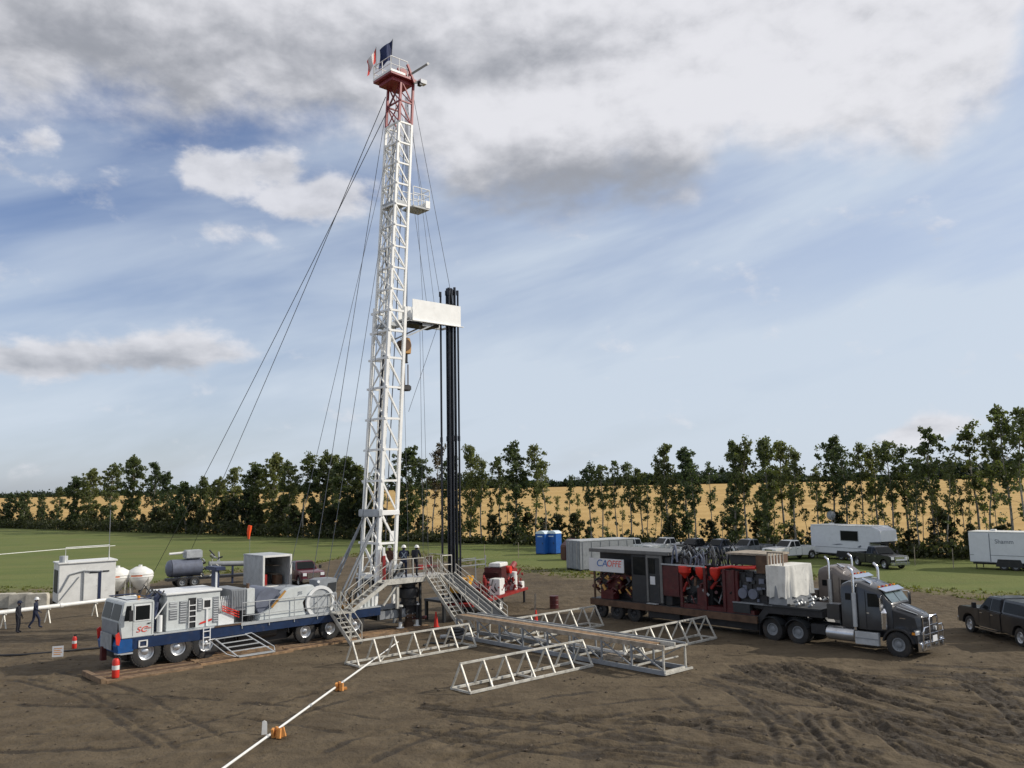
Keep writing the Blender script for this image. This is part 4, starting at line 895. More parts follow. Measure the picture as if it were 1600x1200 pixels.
# blowout preventer under the floor
bp = rthing('blowout_preventer', 'dark stacked blowout preventer standing under the rig floor', 'wellhead', 14.6, .55)
part('wellhead', MB().lathe([(.0, 0), (.3, 0), (.3, .3), (.2, .35), (.2, .6), (.42, .62), (.42, .75), (.25, .78)], (14.6, .55, 0), 'z', 20), 'rust', bp)
part('ram_body', MB().box(14.2, 15.0, .25, .85, .80, 1.25).cyl((13.9, .55, 1.02), (15.3, .55, 1.02), .16, 12), 'black', bp, .02)
part('annular_body', MB().lathe([(.25, 1.25), (.55, 1.26), (.55, 1.40), (.44, 1.42), (.44, 1.62), (.56, 1.66), (.58, 1.95), (.55, 2.16), (.40, 2.22), (.40, 2.36), (.50, 2.37), (.50, 2.46), (.01, 2.46)], (14.6, .55, 0), 'z', 22), 'black', bp)
for k in range(8):
    a = k * math.pi / 4; part('flange_bolt', MB().cyl((14.6 + .37 * math.cos(a), .55 + .37 * math.sin(a), .58), (14.6 + .37 * math.cos(a), .55 + .37 * math.sin(a), .82), .03, 6), 'alum', bp)
part('side_valve', MB().cyl((14.6, .55, .5), (15.5, .1, .5), .09, 10).cyl((15.2, .25, .5), (15.2, .25, .85), .05, 8).lathe([(.12, -.02), (.16, 0), (.12, .02), (.12, -.02)], (15.2, .25, .85), 'z', 14), 'darkred', bp)
# stairs
st = rthing('access_stair', 'steep grey stair from the carrier deck down to the mud', 'stair', 9.55, -1.0)
stairs(st, (9.25, .0, 1.48), (9.25, -2.05, .05), (1, 0, 0), .62, 7, 'galv')
st2 = rthing('upper_stair', 'galvanized stair rising from the carrier deck to the rig floor', 'stair', 11.3, -.3, 1.4)
stairs(st2, (12.4, -.75, FZ), (10.1, -.75, 1.47), (0, 1, 0), .7, 7, 'galv')
part('landing', MB().box(9.2, 10.1, -.78, -.03, 1.40, 1.455), 'galv', st2); part('landing_post', MB().box(9.95, 10.05, -.76, -.66, 0, 1.4), 'galv', st2)
st3 = rthing('floor_stair', 'galvanized open-tread stair from the rig floor down towards the catwalk', 'stair', 15.7, -2)
stairs(st3, (15.25, -.25, FZ), (15.25, -3.45, .12), (1, 0, 0), .8, 13, 'galv', tread=.2)
vr = rthing('pipe_ramp', 'sloping grey pipe ramp with side rails from floor to catwalk', 'ramp', 16.8, -2.2)
part('ramp_plate', MB().beam((16.8, -.15, FZ - .05), (16.8, -4.6, .75), 1.0, .06), 'darkgrey', vr)
for u in (16.25, 17.35):
    part('side_rail', MB().beam((u, -.15, FZ + .02), (u, -4.7, .75), .07, .14), 'galv', vr); railing(vr, [(u, -.3, FZ), (u, -4.7, .78)], .55, 1, .022, 'galv', 1.1)
    part('ramp_leg', MB().beam((u, -4.5, .8), (u, -4.5, 0), .08), 'galv', vr)
# ------------------------------------------------------------------ pipe racks and catwalk
def rack(u0, u1, vc, label, n=6, h=1.04, w=1.1):
    t = rthing('pipe_rack', label, 'pipe rack', (u0 + u1) / 2, vc, 0, 'triangular pipe racks'); z0 = .06
    A = lambda u: Vector((u, vc - w / 2, z0)); B = lambda u: Vector((u, vc + w / 2, z0)); T = lambda u: Vector((u, vc, h))
    part('top_chord', MB().beam(T(u0), T(u1), .085), 'galv', t, .01); part('base_chord', MB().beam(A(u0), A(u1), .10), 'galv', t, .01); part('base_chord', MB().beam(B(u0), B(u1), .10), 'galv', t, .01)
    for i in range(n + 1):
        u = u0 + .04 + (u1 - u0 - .08) * i / n
        part('strut', MB().beam(T(u), A(u), .065), 'galv', t); part('strut', MB().beam(T(u), B(u), .065), 'galv', t)
        if i in (0, n // 2, n): part('tie', MB().beam(A(u), B(u), .07), 'galv', t)
    part('tie', MB().beam(A(u0 + 1.1), B(u0 + 2.1), .05), 'galv', t); part('tie', MB().beam(A(u0 + 3.2), B(u0 + 4.3), .05), 'galv', t)
    return t
rack(6.55, 13.25, -6.42, 'triangular pipe rack at the foot of the access stair with a white line crossing it')
rack(6.75, 13.6, -13.75, 'triangular pipe rack lying alone on open mud in front of the catwalk')
rack(15.95, 22.0, -6.9, 'triangular pipe rack behind the catwalk near the red cone')
rack(15.9, 22.7, -13.75, 'triangular pipe rack beyond the catwalk in the shadow of the truck')
cwk = rthing('catwalk', 'long low catwalk with timber deck and galvanized frame ending in the mud', 'catwalk', 14.9, -11)
CU0, CU1, CV0, CV1, CZ = 14.15, 15.6, -17.7, -4.3, 1.17
for i in range(3):
    for k in range(4):
        a, b = CV0 + .7 + k * 3.17, CV0 + .7 + (k + 1) * 3.17 - .02; u = CU0 + .05 + i * .21
        part('deck_plank', MB().box(u, u + .195, a, b, CZ - .05, CZ + rnd.uniform(-.008, .008)), 'wood', cwk, .006)
part('edge_rail', MB().box(CU0 - .03, CU0 + .04, CV0, CV1, CZ - .16, CZ + .03), 'woodgrey', cwk); part('edge_rail', MB().box(CU0 + .69, CU0 + .78, CV0, CV1, CZ - .1, CZ + .06), 'galv', cwk); part('edge_rail', MB().beam((CU1, CV0, CZ - .05), (CU1, CV1, CZ - .05), .07), 'grey', cwk)
for u in (CU0, CU1): part('base_beam', MB().box(u - .06, u + .06, CV0, CV1, 0.02, .20), 'grey', cwk, .01)
for k in range(9):
    v = CV0 + .05 + (CV1 - CV0 - .1) * k / 8
    for u in (CU0, CU1): part('post', MB().beam((u, v, .2), (u, v, CZ - .1), .07), 'galv' if k == 0 else 'grey', cwk)
    part('cross_tie', MB().beam((CU0, v, .16), (CU1, v, .16), .07), 'galv', cwk)
    part('cross_tie', MB().beam((CU0, v, CZ - .12), (CU1, v, CZ - .12), .07), 'galv', cwk)
    if k < 8:
        v2 = CV0 + .05 + (CV1 - CV0 - .1) * (k + 1) / 8; part('diagonal', MB().beam((CU0, v, .2), (CU0, v2, CZ - .14), .05), 'grey', cwk); part('diagonal', MB().beam((CU1, v2, .2), (CU1, v, CZ - .14), .05), 'grey', cwk)
part('end_sill', MB().beam((CU0 - .05, CV0 - .03, .08), (CU1 + .35, CV0 - .03, .08), .08), 'galv', cwk); part('end_bar', MB().beam((CU0 + .1, CV0 + .35, .55), (CU1 - .1, CV0 + .35, .55), .05), 'galv', cwk)
for k, (u, v, L, z, m, lb) in enumerate([(14.45, -13.6, 3.6, .55, 'white', 'pale pipe joint lying inside the catwalk frame'), (14.8, -14.6, 3.0, .42, 'galv', 'grey pipe joint lying inside the catwalk frame below the pale one'), (14.6, -9.0, 3.4, .50, 'white', 'white pipe joint stored in the catwalk near the ramp'), (15.0, -8.2, 3.0, .38, 'galv', 'dull pipe joint stored low in the catwalk near the ramp')]):
    rsolo('pipe_joint', MB().cyl((u, v - L / 2, z), (u + .25, v + L / 2, z), .07, 10), m, lb, 'pipe', u, v, z)
rsolo('timber_block', MB().box(14.4, 15.2, -15.3, -14.0, .2, .36).box(14.5, 15.1, -15.1, -14.3, .36, .42), 'woodgrey', 'short timber blocks stacked inside the end of the catwalk', 'timber', 14.8, -14.6, 0, bevel=.01)
rsolo('hose_coil', MB().lathe([(.42, .12), (.48, .18), (.42, .26), (.36, .18), (.42, .12)], (13.6, -4.9, .2), 'z', 24).lathe([(.40, .26), (.46, .32), (.40, .40), (.34, .32), (.40, .26)], (13.66, -4.85, .2), 'z', 24).tube([(13.2, -4.9, .1), (12.6, -5.2, .05), (12.2, -4.6, .05), (11.6, -4.9, .05)], .05, 7), 'darkgrey', 'dark coiled hose lying by the foot of the floor stair', 'hose', 13.6, -4.9)
rsolo('drill_collar', MB().cyl((13.4, -3.9, .12), (15.0, -4.6, .12), .10, 12), 'lightgrey', 'short pale pipe piece on the mud beside the hose coil', 'pipe', 14, -4.2)
# white line across the yard on orange blocks
p0, p1 = G(330, 1214, .12), G(578, 1035, .14); p2 = G(622, 1003, .30)
fl = thing('flow_line', 'long straight white flow line running over the mud to the rack', 'pipe', p0)
seg = [p0, p0.lerp(p1, .5), p1]
for a, b in zip(seg[:-1], seg[1:]): part('pipe_length', MB().cyl(a - p0, b - p0, .038, 10), 'white', fl)
part('thin_end', MB().cyl(p1 - p0, p2 - p0, .028, 8), 'white', fl); part('coupling', MB().cyl(p0.lerp(p1, .495) - p0, p0.lerp(p1, .505) - p0, .055, 10), 'alum', fl); part('coupling', MB().cyl(p0.lerp(p1, .74) - p0, p0.lerp(p1, .748) - p0, .052, 10), 'alum', fl); part('coupling', MB().cyl(p0.lerp(p1, .245) - p0, p0.lerp(p1, .253) - p0, .052, 10), 'alum', fl)
for px, py, lb, n in ((532, 1079, 'orange wooden blocks beside the white line close to the pipe rack', 3), (434, 1153, 'orange wooden blocks beside the white line next to the white stake', 4)):
    c = G(px, py); b = thing('wood_blocks', lb, 'wood block', c)
    for k in range(n): part('block', MB().obox((k * .10 - .15, .05 * math.sin(k * 2), .14 + .03 * (k % 2)), (.085, .16, .30), (.25 - .2 * k, .1 * k, k * .5)), 'woodorange', b, .008)
    part('base_block', MB().obox((0, .12, .04), (.45, .14, .09), (0, 0, .5)), 'woodorange', b, .008)
c = G(413, 1147); solo('marker_stake', MB().prism([(-.09, -.05), (-.07, .38), (.0, .42), (.08, .36), (.09, -.05)], -.02, .02), 'white', 'short white stake standing beside the white line', 'stake', c, .3, bevel=.004)
# cones, extinguishers, small sign
def cone(loc, label, h=.75, m='redbright', hat=False):
    t = thing('traffic_cone', label, 'traffic cone', loc); part('base', MB().box(-.18, .18, -.18, .18, 0, .035), m, t, .01)
    part('cone_body', MB().lathe([(.14, .035), (.035, h), (.0, h)], n=18), m, t); part('collar', MB().lathe([(.098, h * .42), (.069, h * .66)], n=18), 'white', t); return t
cone(C2W(15.65, -.6), 'red traffic cone beside the blowout preventer under the rig floor', .85)
cone(G(838, 981), 'red traffic cone standing behind the catwalk deck', .95)
solo('survey_stake', MB().beam((0, 0, 0), (.05, .05, 1.3), .10, .03), 'woodgrey', 'pale wooden stake leaning behind the red cone at the catwalk', 'stake', G(836, 962), .2)
def extinguisher(loc, label, s=1.0):
    t = thing('fire_extinguisher', label, 'extinguisher', loc); t.scale = (s, s, s)
    part('cylinder', MB().lathe([(.0, 0), (.11, 0), (.12, .03), (.12, .52), (.09, .60), (.04, .63), (0, .63)], n=18), 'redbright', t); part('band', MB().lathe([(.122, .26), (.122, .40)], n=18), 'white', t)
    part('valve', MB().cyl((0, 0, .62), (0, 0, .72), .035, 8).box(-.02, .14, -.02, .02, .69, .73), 'black', t); part('hose', MB().tube([(.03, 0, .7), (.14, .02, .6), (.15, .03, .25)], .016, 6), 'black', t); return t
extinguisher(C2W(-1.72, -1.35, .09), 'large red fire extinguisher standing on the corner of the timber mat', 1.25)
extinguisher(G(116, 1013), 'small red fire extinguisher on bare mud beyond the white sign', .95)
_p = thing('steel_drum', 'dull red drum on the mud between the red trailer and the pump trailer', 'drum', G(866, 951)); part('shell', MB().lathe([(.0, 0), (.28, 0), (.28, .8), (.0, .8)], n=18), 'darkred', _p); part('hoop', MB().lathe([(.283, .25), (.295, .27), (.283, .29)], n=18), 'darkred', _p); part('hoop', MB().lathe([(.283, .53), (.295, .55), (.283, .57)], n=18), 'darkred', _p)
c = G(90, 1028); t = thing('notice_board', 'small square white notice standing on the mud before the carrier', 'sign', c, .35)
part('panel', MB().box(-.24, .24, -.012, .012, .05, .55), 'signwhite', t); part('stake', MB().box(-.22, -.19, .012, .03, -.05, .5).box(.19, .22, .012, .03, -.05, .5), 'woodgrey', t)
for k in range(4): part('print_line', MB().box(-.18, .18 - .06 * (k % 2), -.0165, -.0125, .42 - k * .09, .455 - k * .09), 'woodorange', t)
hp = [G(-60, 1030, .04), G(0, 1024, .04), G(34, 1023, .04), G(60, 1021, .04), G(105, 1017, .04), G(165, 1011, .04), G(215, 1003, .04)]
solo('ground_hose', MB().tube([p - hp[3] for p in hp], .05, 7), 'black', 'thin dark hose lying across the mud behind the white sign', 'hose', hp[3])
# ------------------------------------------------------------------ tractor truck (x forward, y away from the camera)
KO, KA = Vector((12.99, 42.8, 0)), math.radians(-48.5)
def K2W(x, y, z=0.0): return Vector((KO.x + x * math.cos(KA) - y * math.sin(KA), KO.y + x * math.sin(KA) + y * math.cos(KA), z))
def kthing(name, label, cat, x, y, z=0.0, group=None): return thing(name, label, cat, K2W(x, y, z), KA, group, (x, y, z))
def tractor(ox, oy, paint, label, sleeper_z=3.0, name='tractor_truck'):
    t = kthing(name, label, 'truck', ox + 3, oy + 1.22); KEEP = ('fender', 'rear_fender', 'step_box', 'tread_plate', 'fuel_tank', 'exhaust_stack', 'heat_shield', 'fender_nose', 'turn_signal')
    def rx(x): return x if x < 2.9 else (x - .4 * (x - 2.9) / 2.7 if x < 5.6 else 5.2 + (x - 5.6) * .71)      # short nose ahead of the cab
    D = lambda mb, n: MB().add([((a if n in KEEP else rx(a)) + ox, b + oy, c) for a, b, c in mb.v], mb.f)
    P = lambda n, mb, m, par=None, bv=0.0, lb=None: part(n, D(mb, n), m, par or t, bv, lb)
    P('frame_rail', MB().box(-1.3, 6.9, .78, .92, .62, .92).box(-1.3, 6.9, 1.52, 1.66, .62, .92).box(-1.3, -1.1, .78, 1.66, .65, .9), 'black')
    P('fifth_wheel', MB().cyl((0, 1.22, 1.0), (0, 1.22, 1.1), .48, 20).box(-.6, .6, .8, 1.64, .92, 1.0), 'black')
    # cab and sleeper: one rounded shell
    def sect(x, z0, zt, hw, r=.22): return [(x, 1.22 - hw, z0), (x, 1.22 - hw, zt - r * 1.3), (x, 1.22 - hw + r * .45, zt - r * .3), (x, 1.22 - hw + r * 1.3, zt), (x, 1.22 + hw - r * 1.3, zt), (x, 1.22 + hw - r * .45, zt - r * .3), (x, 1.22 + hw, zt - r * 1.3), (x, 1.22 + hw, z0)]
    secs = [sect(2.92, 1.05, sleeper_z - .04, 1.06), sect(3.35, 1.0, sleeper_z + .12, 1.08), sect(3.95, 1.0, sleeper_z + .10, 1.08), sect(4.55, 1.0, 2.92, 1.06), sect(5.08, 1.0, 2.78, 1.0, .18), sect(5.62, 1.0, 2.20, .92, .14)]
    m = MB(); m.v = [p for s_ in secs for p in s_]; n = 8
    m.f = [(j * n + i, j * n + i + 1, (j + 1) * n + i + 1, (j + 1) * n + i) for j in range(5) for i in range(7)] + [tuple(range(7, -1, -1)), tuple(range(40, 48))] + [(j * n + 7, j * n, (j + 1) * n, (j + 1) * n + 7) for j in range(5)]
    cab = P('cab', m, paint, None, .02)
    # hood
    hs = []
    for x, hw, zt, z0 in ((5.60, .86, 2.14, 1.0), (6.2, .78, 2.02, 1.0), (6.85, .68, 1.86, .85), (7.1, .56, 1.74, .75), (7.18, .50, 1.58, .72)):
        hs.append([(x, 1.22 - hw, z0), (x, 1.22 - hw * .98, zt - .22), (x, 1.22 - hw * .72, zt - .04), (x, 1.22 - hw * .3, zt), (x, 1.22 + hw * .3, zt), (x, 1.22 + hw * .72, zt - .04), (x, 1.22 + hw * .98, zt - .22), (x, 1.22 + hw, z0)])
    m = MB(); m.v = [p for s_ in hs for p in s_]; m.f = [(j * n + i, j * n + i + 1, (j + 1) * n + i + 1, (j + 1) * n + i) for j in range(4) for i in range(7)] + [tuple(range(7, -1, -1)), tuple(range(32, 40))]
    hood = P('hood', m, paint, None, .012); P('hood_strip', MB().beam((5.7, 1.22, 2.14), (7.02, 1.22, 1.80), .06, .03), 'alum', hood); P('hood_strip', MB().beam((5.8, .52, 2.08), (6.95, .72, 1.80), .05, .02), 'alum', hood)
    P('badge', MB().beam((6.02, .405, 1.62), (6.35, .445, 1.60), .01, .035), 'chrome', hood)
    gr = P('grille', MB().box(7.19, 7.23, .80, 1.64, .85, 1.60), 'black'); P('grille_frame', MB().box(7.18, 7.25, .76, .80, .82, 1.66).box(7.18, 7.25, 1.64, 1.68, .82, 1.66).box(7.18, 7.25, .76, 1.68, 1.62, 1.68), 'chrome', gr)
    for k in range(6): P('grille_bar', MB().box(7.232, 7.25, .88 + k * .125, .91 + k * .125, .88, 1.58), 'chrome', gr)
    for s_, y in ((-1, .0), (1, 2.44)):
        f = MB(); pr = []
        for k in range(13):
            a = math.radians(8 + k * 13.6); pr.append((5.54 - .72 * math.cos(a), .52 + .70 * math.sin(a)))
        ins = [(5.54 + (x - 5.54) * .88, .52 + (z - .52) * .88) for x, z in pr[::-1]]
        f.prism(pr + ins, y - (.0 if s_ < 0 else .5), y + (.5 if s_ < 0 else 0)); P('fender', f, paint, None, .015)
        P('fender_nose', MB().prism([(6.06, .62), (6.08, .98), (6.10, 1.16), (6.24, 1.18), (6.34, 1.0), (6.36, .62)], 1.22 + s_ * 1.12, 1.22 + s_ * .55), paint, None, .03)
        P('headlight', MB().box(7.1, 7.2, 1.22 + s_ * .98 - .16, 1.22 + s_ * .98 + .16, .98, 1.16), 'lens', None, .02)
        P('turn_signal', MB().box(6.14, 6.28, 1.22 + s_ * 1.13 - .02, 1.22 + s_ * 1.13 + .02, 1.0, 1.1), 'amber')
        yw = .16 if s_ < 0 else 2.28
        wheel(t, (5.54 + ox, yw + oy, .52), .52, .30, s_, 'grey')
        for xw in (-.69, .69):
            wheel(t, (xw + ox, yw + oy, .52), .52, .28, s_, 'grey'); wheel(t, (xw + ox, (.48 if s_ < 0 else 1.96) + oy, .52), .52, .28, s_, 'darkgrey')
        fa = MB()
        for xw in (-.69, .69):
            pr = [(xw - .62 * math.cos(math.radians(25 + k * 13)), .52 + .62 * math.sin(math.radians(25 + k * 13))) for k in range(11)]
            fa.prism(pr + [(xw + (x - xw) * .96, .52 + (z - .52) * .96) for x, z in pr[::-1]], yw - .32, yw + .32)
        P('rear_fender', fa, 'darkgrey')
        ye = -.02 if s_ < 0 else 2.46
        ex = P('exhaust_stack', MB().tube([(3.62, ye + .06, .95), (3.62, ye + .06, 3.45), (3.58, ye + .06, 3.62), (3.42, ye + .06, 3.76)], .065, 12), 'chrome'); P('heat_shield', MB().cyl((3.62, ye + .06, 1.1), (3.62, ye + .06, 2.6), .10, 14), 'alum', ex)
        P('fuel_tank', MB().cyl((2.15, 1.22 + s_ * .92, .68), (3.5, 1.22 + s_ * .92, .68), .31, 20), 'alloy', None, .02)
        stp = P('step_box', MB().box(3.6, 4.7, 1.22 + s_ * 1.18 - .1, 1.22 + s_ * 1.18 + .1, .36, .92), 'alum', None, .02); P('tread_plate', MB().box(3.62, 4.68, 1.22 + s_ * 1.24 - .06, 1.22 + s_ * 1.24 + .06, .62, .66), 'grey', stp)
        P('air_cleaner', MB().cyl((5.28, 1.22 + s_ * 1.08, 1.12), (5.28, 1.22 + s_ * 1.08, 1.82), .17, 18).cyl((5.28, 1.22 + s_ * 1.08, 1.82), (5.28, 1.22 + s_ * 1.08, 2.0), .17, 18, .08), 'chrome')
        mi = P('mirror', MB().box(5.32, 5.38, 1.22 + s_ * 1.40 - .11, 1.22 + s_ * 1.40 + .11, 1.95, 2.5), 'chrome'); P('mirror_arm', MB().tube([(5.2, 1.22 + s_ * .98, 2.62), (5.33, 1.22 + s_ * 1.40, 2.55), (5.33, 1.22 + s_ * 1.40, 1.9), (5.3, 1.22 + s_ * .98, 1.85)], .018, 6), 'chrome', mi)
        yy = 1.22 + s_ * 1.085
        P('side_window', MB().prism([(4.42, 2.02), (4.42, 2.62), (4.92, 2.60), (5.22, 2.05)], yy - .012 - s_ * .03, yy + .012 - s_ * .03), 'glass', cab)
        P('sleeper_window', MB().box(3.2, 3.5, yy - .008, yy + .008, 2.25, 2.55), 'glass', cab)
        P('door_seam', MB().box(4.30, 4.315, yy - .01, yy + .006, 1.05, 2.7), 'black', cab); P('sleeper_seam', MB().box(3.88, 3.895, yy - .004, yy + .006, 1.05, 2.9), 'black', cab); P('door_handle', MB().box(4.36, 4.5, yy + s_ * .02 - .012, yy + s_ * .02 + .012, 1.72, 1.77), 'chrome', cab)
    P('windscreen', MB().add([(5.15, .36, 2.735), (5.15, 1.19, 2.735), (5.60, 1.19, 2.25), (5.60, .42, 2.25)], [(0, 1, 2, 3)]), 'glassblue', cab); P('windscreen', MB().add([(5.15, 1.25, 2.735), (5.15, 2.08, 2.735), (5.60, 2.02, 2.25), (5.60, 1.25, 2.25)], [(0, 1, 2, 3)]), 'glassblue', cab)
    P('sun_visor', MB().add([(5.0, .24, 2.83), (5.0, 2.2, 2.83), (5.36, 2.14, 2.70), (5.36, .30, 2.70), (5.0, .24, 2.86), (5.0, 2.2, 2.86), (5.36, 2.14, 2.73), (5.36, .30, 2.73)], [(0, 1, 2, 3), (7, 6, 5, 4), (0, 4, 5, 1), (1, 5, 6, 2), (2, 6, 7, 3), (3, 7, 4, 0)]), 'chrome', cab)
    for k in range(5): P('marker_lamp', MB().box(4.85, 4.95, .45 + k * .36, .55 + k * .36, 2.86, 2.93), 'taillight' if k % 2 else 'amber', cab)
    P('air_horn', MB().cyl((3.9, .7, sleeper_z + .2), (4.4, .7, sleeper_z + .02), .05, 10, .09), 'chrome', cab)
    P('cab_cabinet', MB().box(2.2, 2.85, .12, .75, 1.30, 2.0), paint, None, .03); P('headache_rack', MB().box(2.78, 2.84, .2, 2.24, 1.1, 1.9), 'darkgrey')
    P('battery_box', MB().box(1.35, 2.1, .1, .6, .55, 1.0), 'black', None, .02); P('air_line', MB().tube([(2.8, 1.2, 1.6), (2.3, 1.1, 1.3), (1.6, 1.3, 1.5), (1.0, 1.2, 1.3)], .03, 6).tube([(2.8, 1.4, 1.6), (2.2, 1.5, 1.25), (1.5, 1.3, 1.35), (.9, 1.4, 1.3)], .03, 6), 'black')
    [P('mud_flap', MB().box(-1.42, -1.40, a, a + .6, .15, .85), 'black') for a in (.02, 1.82)]
    # bumper and moose bar
    bu = P('bumper', MB().prism([(7.28, .30), (7.28, .72), (7.42, .72), (7.48, .60), (7.46, .34)], .02, 2.42), 'chrome', None, .02)
    for y in (.35, 2.1): P('tow_hole', MB().cyl((7.46, y, .5), (7.492, y, .5), .07, 12), 'black', bu)
    bb = P('bull_bar', MB().tube([(7.50, .20, .35), (7.54, .20, 1.15), (7.54, .34, 1.30), (7.54, .80, 1.32), (7.54, .80, .40)], .045, 8).tube([(7.50, 2.24, .35), (7.54, 2.24, 1.15), (7.54, 2.10, 1.30), (7.54, 1.64, 1.32), (7.54, 1.64, .40)], .045, 8).tube([(7.56, .80, .40), (7.56, .80, 1.62), (7.56, .92, 1.74), (7.56, 1.52, 1.74), (7.56, 1.64, 1.62), (7.56, 1.64, .40)], .05, 8), 'chrome')
    for z in (.62, 1.0, 1.36): P('cross_bar', MB().tube([(7.56, .80, z), (7.56, 1.64, z)], .04, 8), 'chrome', bb)
    for y0, y1 in ((.2, .8), (1.64, 2.24)):
        for z in (.62, 1.0): P('cross_bar', MB().tube([(7.55, y0, z), (7.55, y1, z)], .035, 8), 'chrome', bb)
    P('number_plate', MB().box(7.60, 7.615, 1.0, 1.44, .66, .92), 'signwhite', bb)
    return t
kw = tractor(0, 0, 'truckpaint', 'dark charcoal conventional truck with chrome bull bar hitched to pump trailer')
tractor(-3.62, 4.5, 'truckbrown', 'brownish grey sleeper truck parked beyond the charcoal truck', 3.15)
# ------------------------------------------------------------------ pump trailer
pt = kthing('pump_trailer', 'long lowboy trailer with red pump, dark control house and brown deck edge', 'trailer', -6, 1.22)
Q = lambda n, mb, m, par=None, bv=0.0, lb=None: part(n, mb, m, par or pt, bv, lb)
Q('side_rail', MB().box(-12.9, -1.5, -.03, .10, .70, 1.05), 'rust', None, .01); Q('side_rail', MB().box(-12.9, -1.5, 2.36, 2.48, .70, 1.05), 'rust')
Q('deck', MB().box(-12.9, -1.4, .1, 2.36, .85, 1.08), 'darkgrey'); Q('gooseneck', MB().prism([(-1.5, .72), (-1.5, 1.08), (-1.05, 1.62), (2.0, 1.62), (2.0, 1.30), (-.9, 1.25)], .1, 2.36), 'black', None, .02)
Q('gooseneck_deck', MB().box(-1.1, 1.95, 0, 2.46, 1.625, 1.70), 'darkgrey')
Q('dark_underside_box', MB().box(-8.8, -1.7, .35, 2.1, .30, .85), 'black', None, .03); Q('under_deck_shade_box', MB().box(-8.6, -6.4, .12, .34, .34, .68), 'black', None, .02)  # black boxes added under the deck to stand in for full shade
for x in (-12.2, -10.9, -9.6):
    for y, s_ in ((.2, -1), (2.26, 1)): wheel(pt, (x, y, .45), .45, .28, s_, 'darkgrey')
hs = Q('control_house', MB().box(-9.75, -7.45, .15, 2.35, 1.085, 3.75), 'darkgrey', None, .03)
Q('roof_edge', MB().box(-12.95, -6.95, .0, 2.46, 3.78, 3.98), 'roofgrey', None, .03)
Q('window', MB().box(-9.6, -8.72, .135, .149, 2.62, 3.62), 'glass', hs); Q('house_frame', MB().box(-8.58, -8.46, .06, .149, 1.2, 3.76).box(-7.62, -7.45, .06, .149, 1.2, 3.76).box(-8.46, -7.62, .06, .149, 3.62, 3.76), 'roofgrey', hs)
Q('window', MB().box(-8.44, -8.02, .125, .149, 2.75, 3.55), 'glass', hs); Q('window', MB().box(-7.4, -6.9, .5, .52, 2.6, 3.6), 'glass', hs); Q('door', MB().box(-8.44, -7.7, .12, .148, 1.2, 2.7), 'darkgrey', hs); Q('door_notice', MB().box(-8.35, -8.0, .105, .12, 2.15, 2.6), 'signwhite', hs); Q('step', MB().box(-8.5, -7.8, -.1, .12, 1.1, 1.14), 'alum', hs)
Q('house_front', MB().box(-7.43, -6.95, .25, 2.3, 1.09, 3.7), 'darkgrey', None, .03)
Q('rear_house', MB().box(-12.85, -9.8, .9, 2.35, 1.085, 3.75), 'black')
sg = Q('company_sign', MB().box(-12.95, -10.2, .02, .05, 2.66, 3.42), 'signwhite', lb='white sign with blue and red lettering'); text(sg, 'CA', .56, (-12.35, .012, 2.96), 'signblue', shear=.15, sx=1.15); text(sg, 'OFFE', .52, (-11.52, .012, 2.98), 'signred', shear=.15, sx=.95)
Q('reel', MB().cyl((-11.3, .4, 1.9), (-11.3, .9, 1.9), .55, 20), 'darkred'); Q('red_cabinet', MB().box(-12.1, -11.1, .06, .6, 1.09, 1.62), 'darkred', None, .02); Q('red_shelf', MB().box(-11.4, -10.0, .3, .8, 2.3, 2.5), 'darkred')
for k in range(60):
    x = -12.9 + rnd.random() * 3.0; y = .1 + rnd.random() * .5; z = 1.5 + rnd.random() * 1.0
    Q('fitting', MB().cyl((x, y, z), (x + rnd.uniform(-.4, .4), y + rnd.uniform(-.1, .1), z + rnd.uniform(-.3, .3)), rnd.uniform(.03, .1), 8), rnd.choice(['rust', 'darkred', 'black', 'darkgrey', 'darkred', 'ochre']))
Q('tall_post', MB().box(-12.62, -12.52, .03, .12, 1.1, 3.0), 'rust')
# red pump unit
Q('pump_tank', MB().box(-7.5, -6.3, .1, 1.6, 1.6, 3.28), 'darkred', None, .05); Q('pump_rail', MB().box(-7.5, -4.6, .05, .12, 3.28, 3.36), 'lightgrey')
for x, s_ in ((-6.02, 1.0), (-4.95, .85), (-4.05, .8)): Q('hopper', MB().lathe([(.05, 2.62), (.12, 2.7), (.34 * s_, 2.95), (.36 * s_, 3.25), (.30 * s_, 3.3), (.0, 3.3)], (x, .25, 0), 'z', 16), 'redbright')
Q('pump_skid', MB().box(-6.3, -1.7, .1, 2.3, 1.085, 1.3), 'darkred'); Q('engine_block', MB().box(-6.1, -4.4, .4, 2.0, 1.3, 2.6), 'black', None, .03); Q('backing_panel', MB().box(-6.25, -2.9, 1.2, 2.2, 1.31, 3.3), 'black', None, .03)
for x in (-6.25, -4.7, -3.5, -2.95): Q('red_upright', MB().box(x, x + .16, .06, .2, 1.1, 3.25), 'darkred')
Q('red_panel', MB().box(-3.5, -2.6, .12, .3, 1.2, 3.2), 'darkred', None, .02); Q('red_panel', MB().box(-5.2, -4.75, .15, .35, 1.2, 2.2), 'darkred', None, .02)
Q('red_pipe', MB().tube([(-3.7, .1, 3.3), (-2.9, .1, 3.42), (-2.2, .1, 3.38), (-1.5, .1, 3.42)], .07, 8).tube([(-3.6, .5, 3.34), (-1.6, .5, 3.46)], .06, 8), 'redbright')
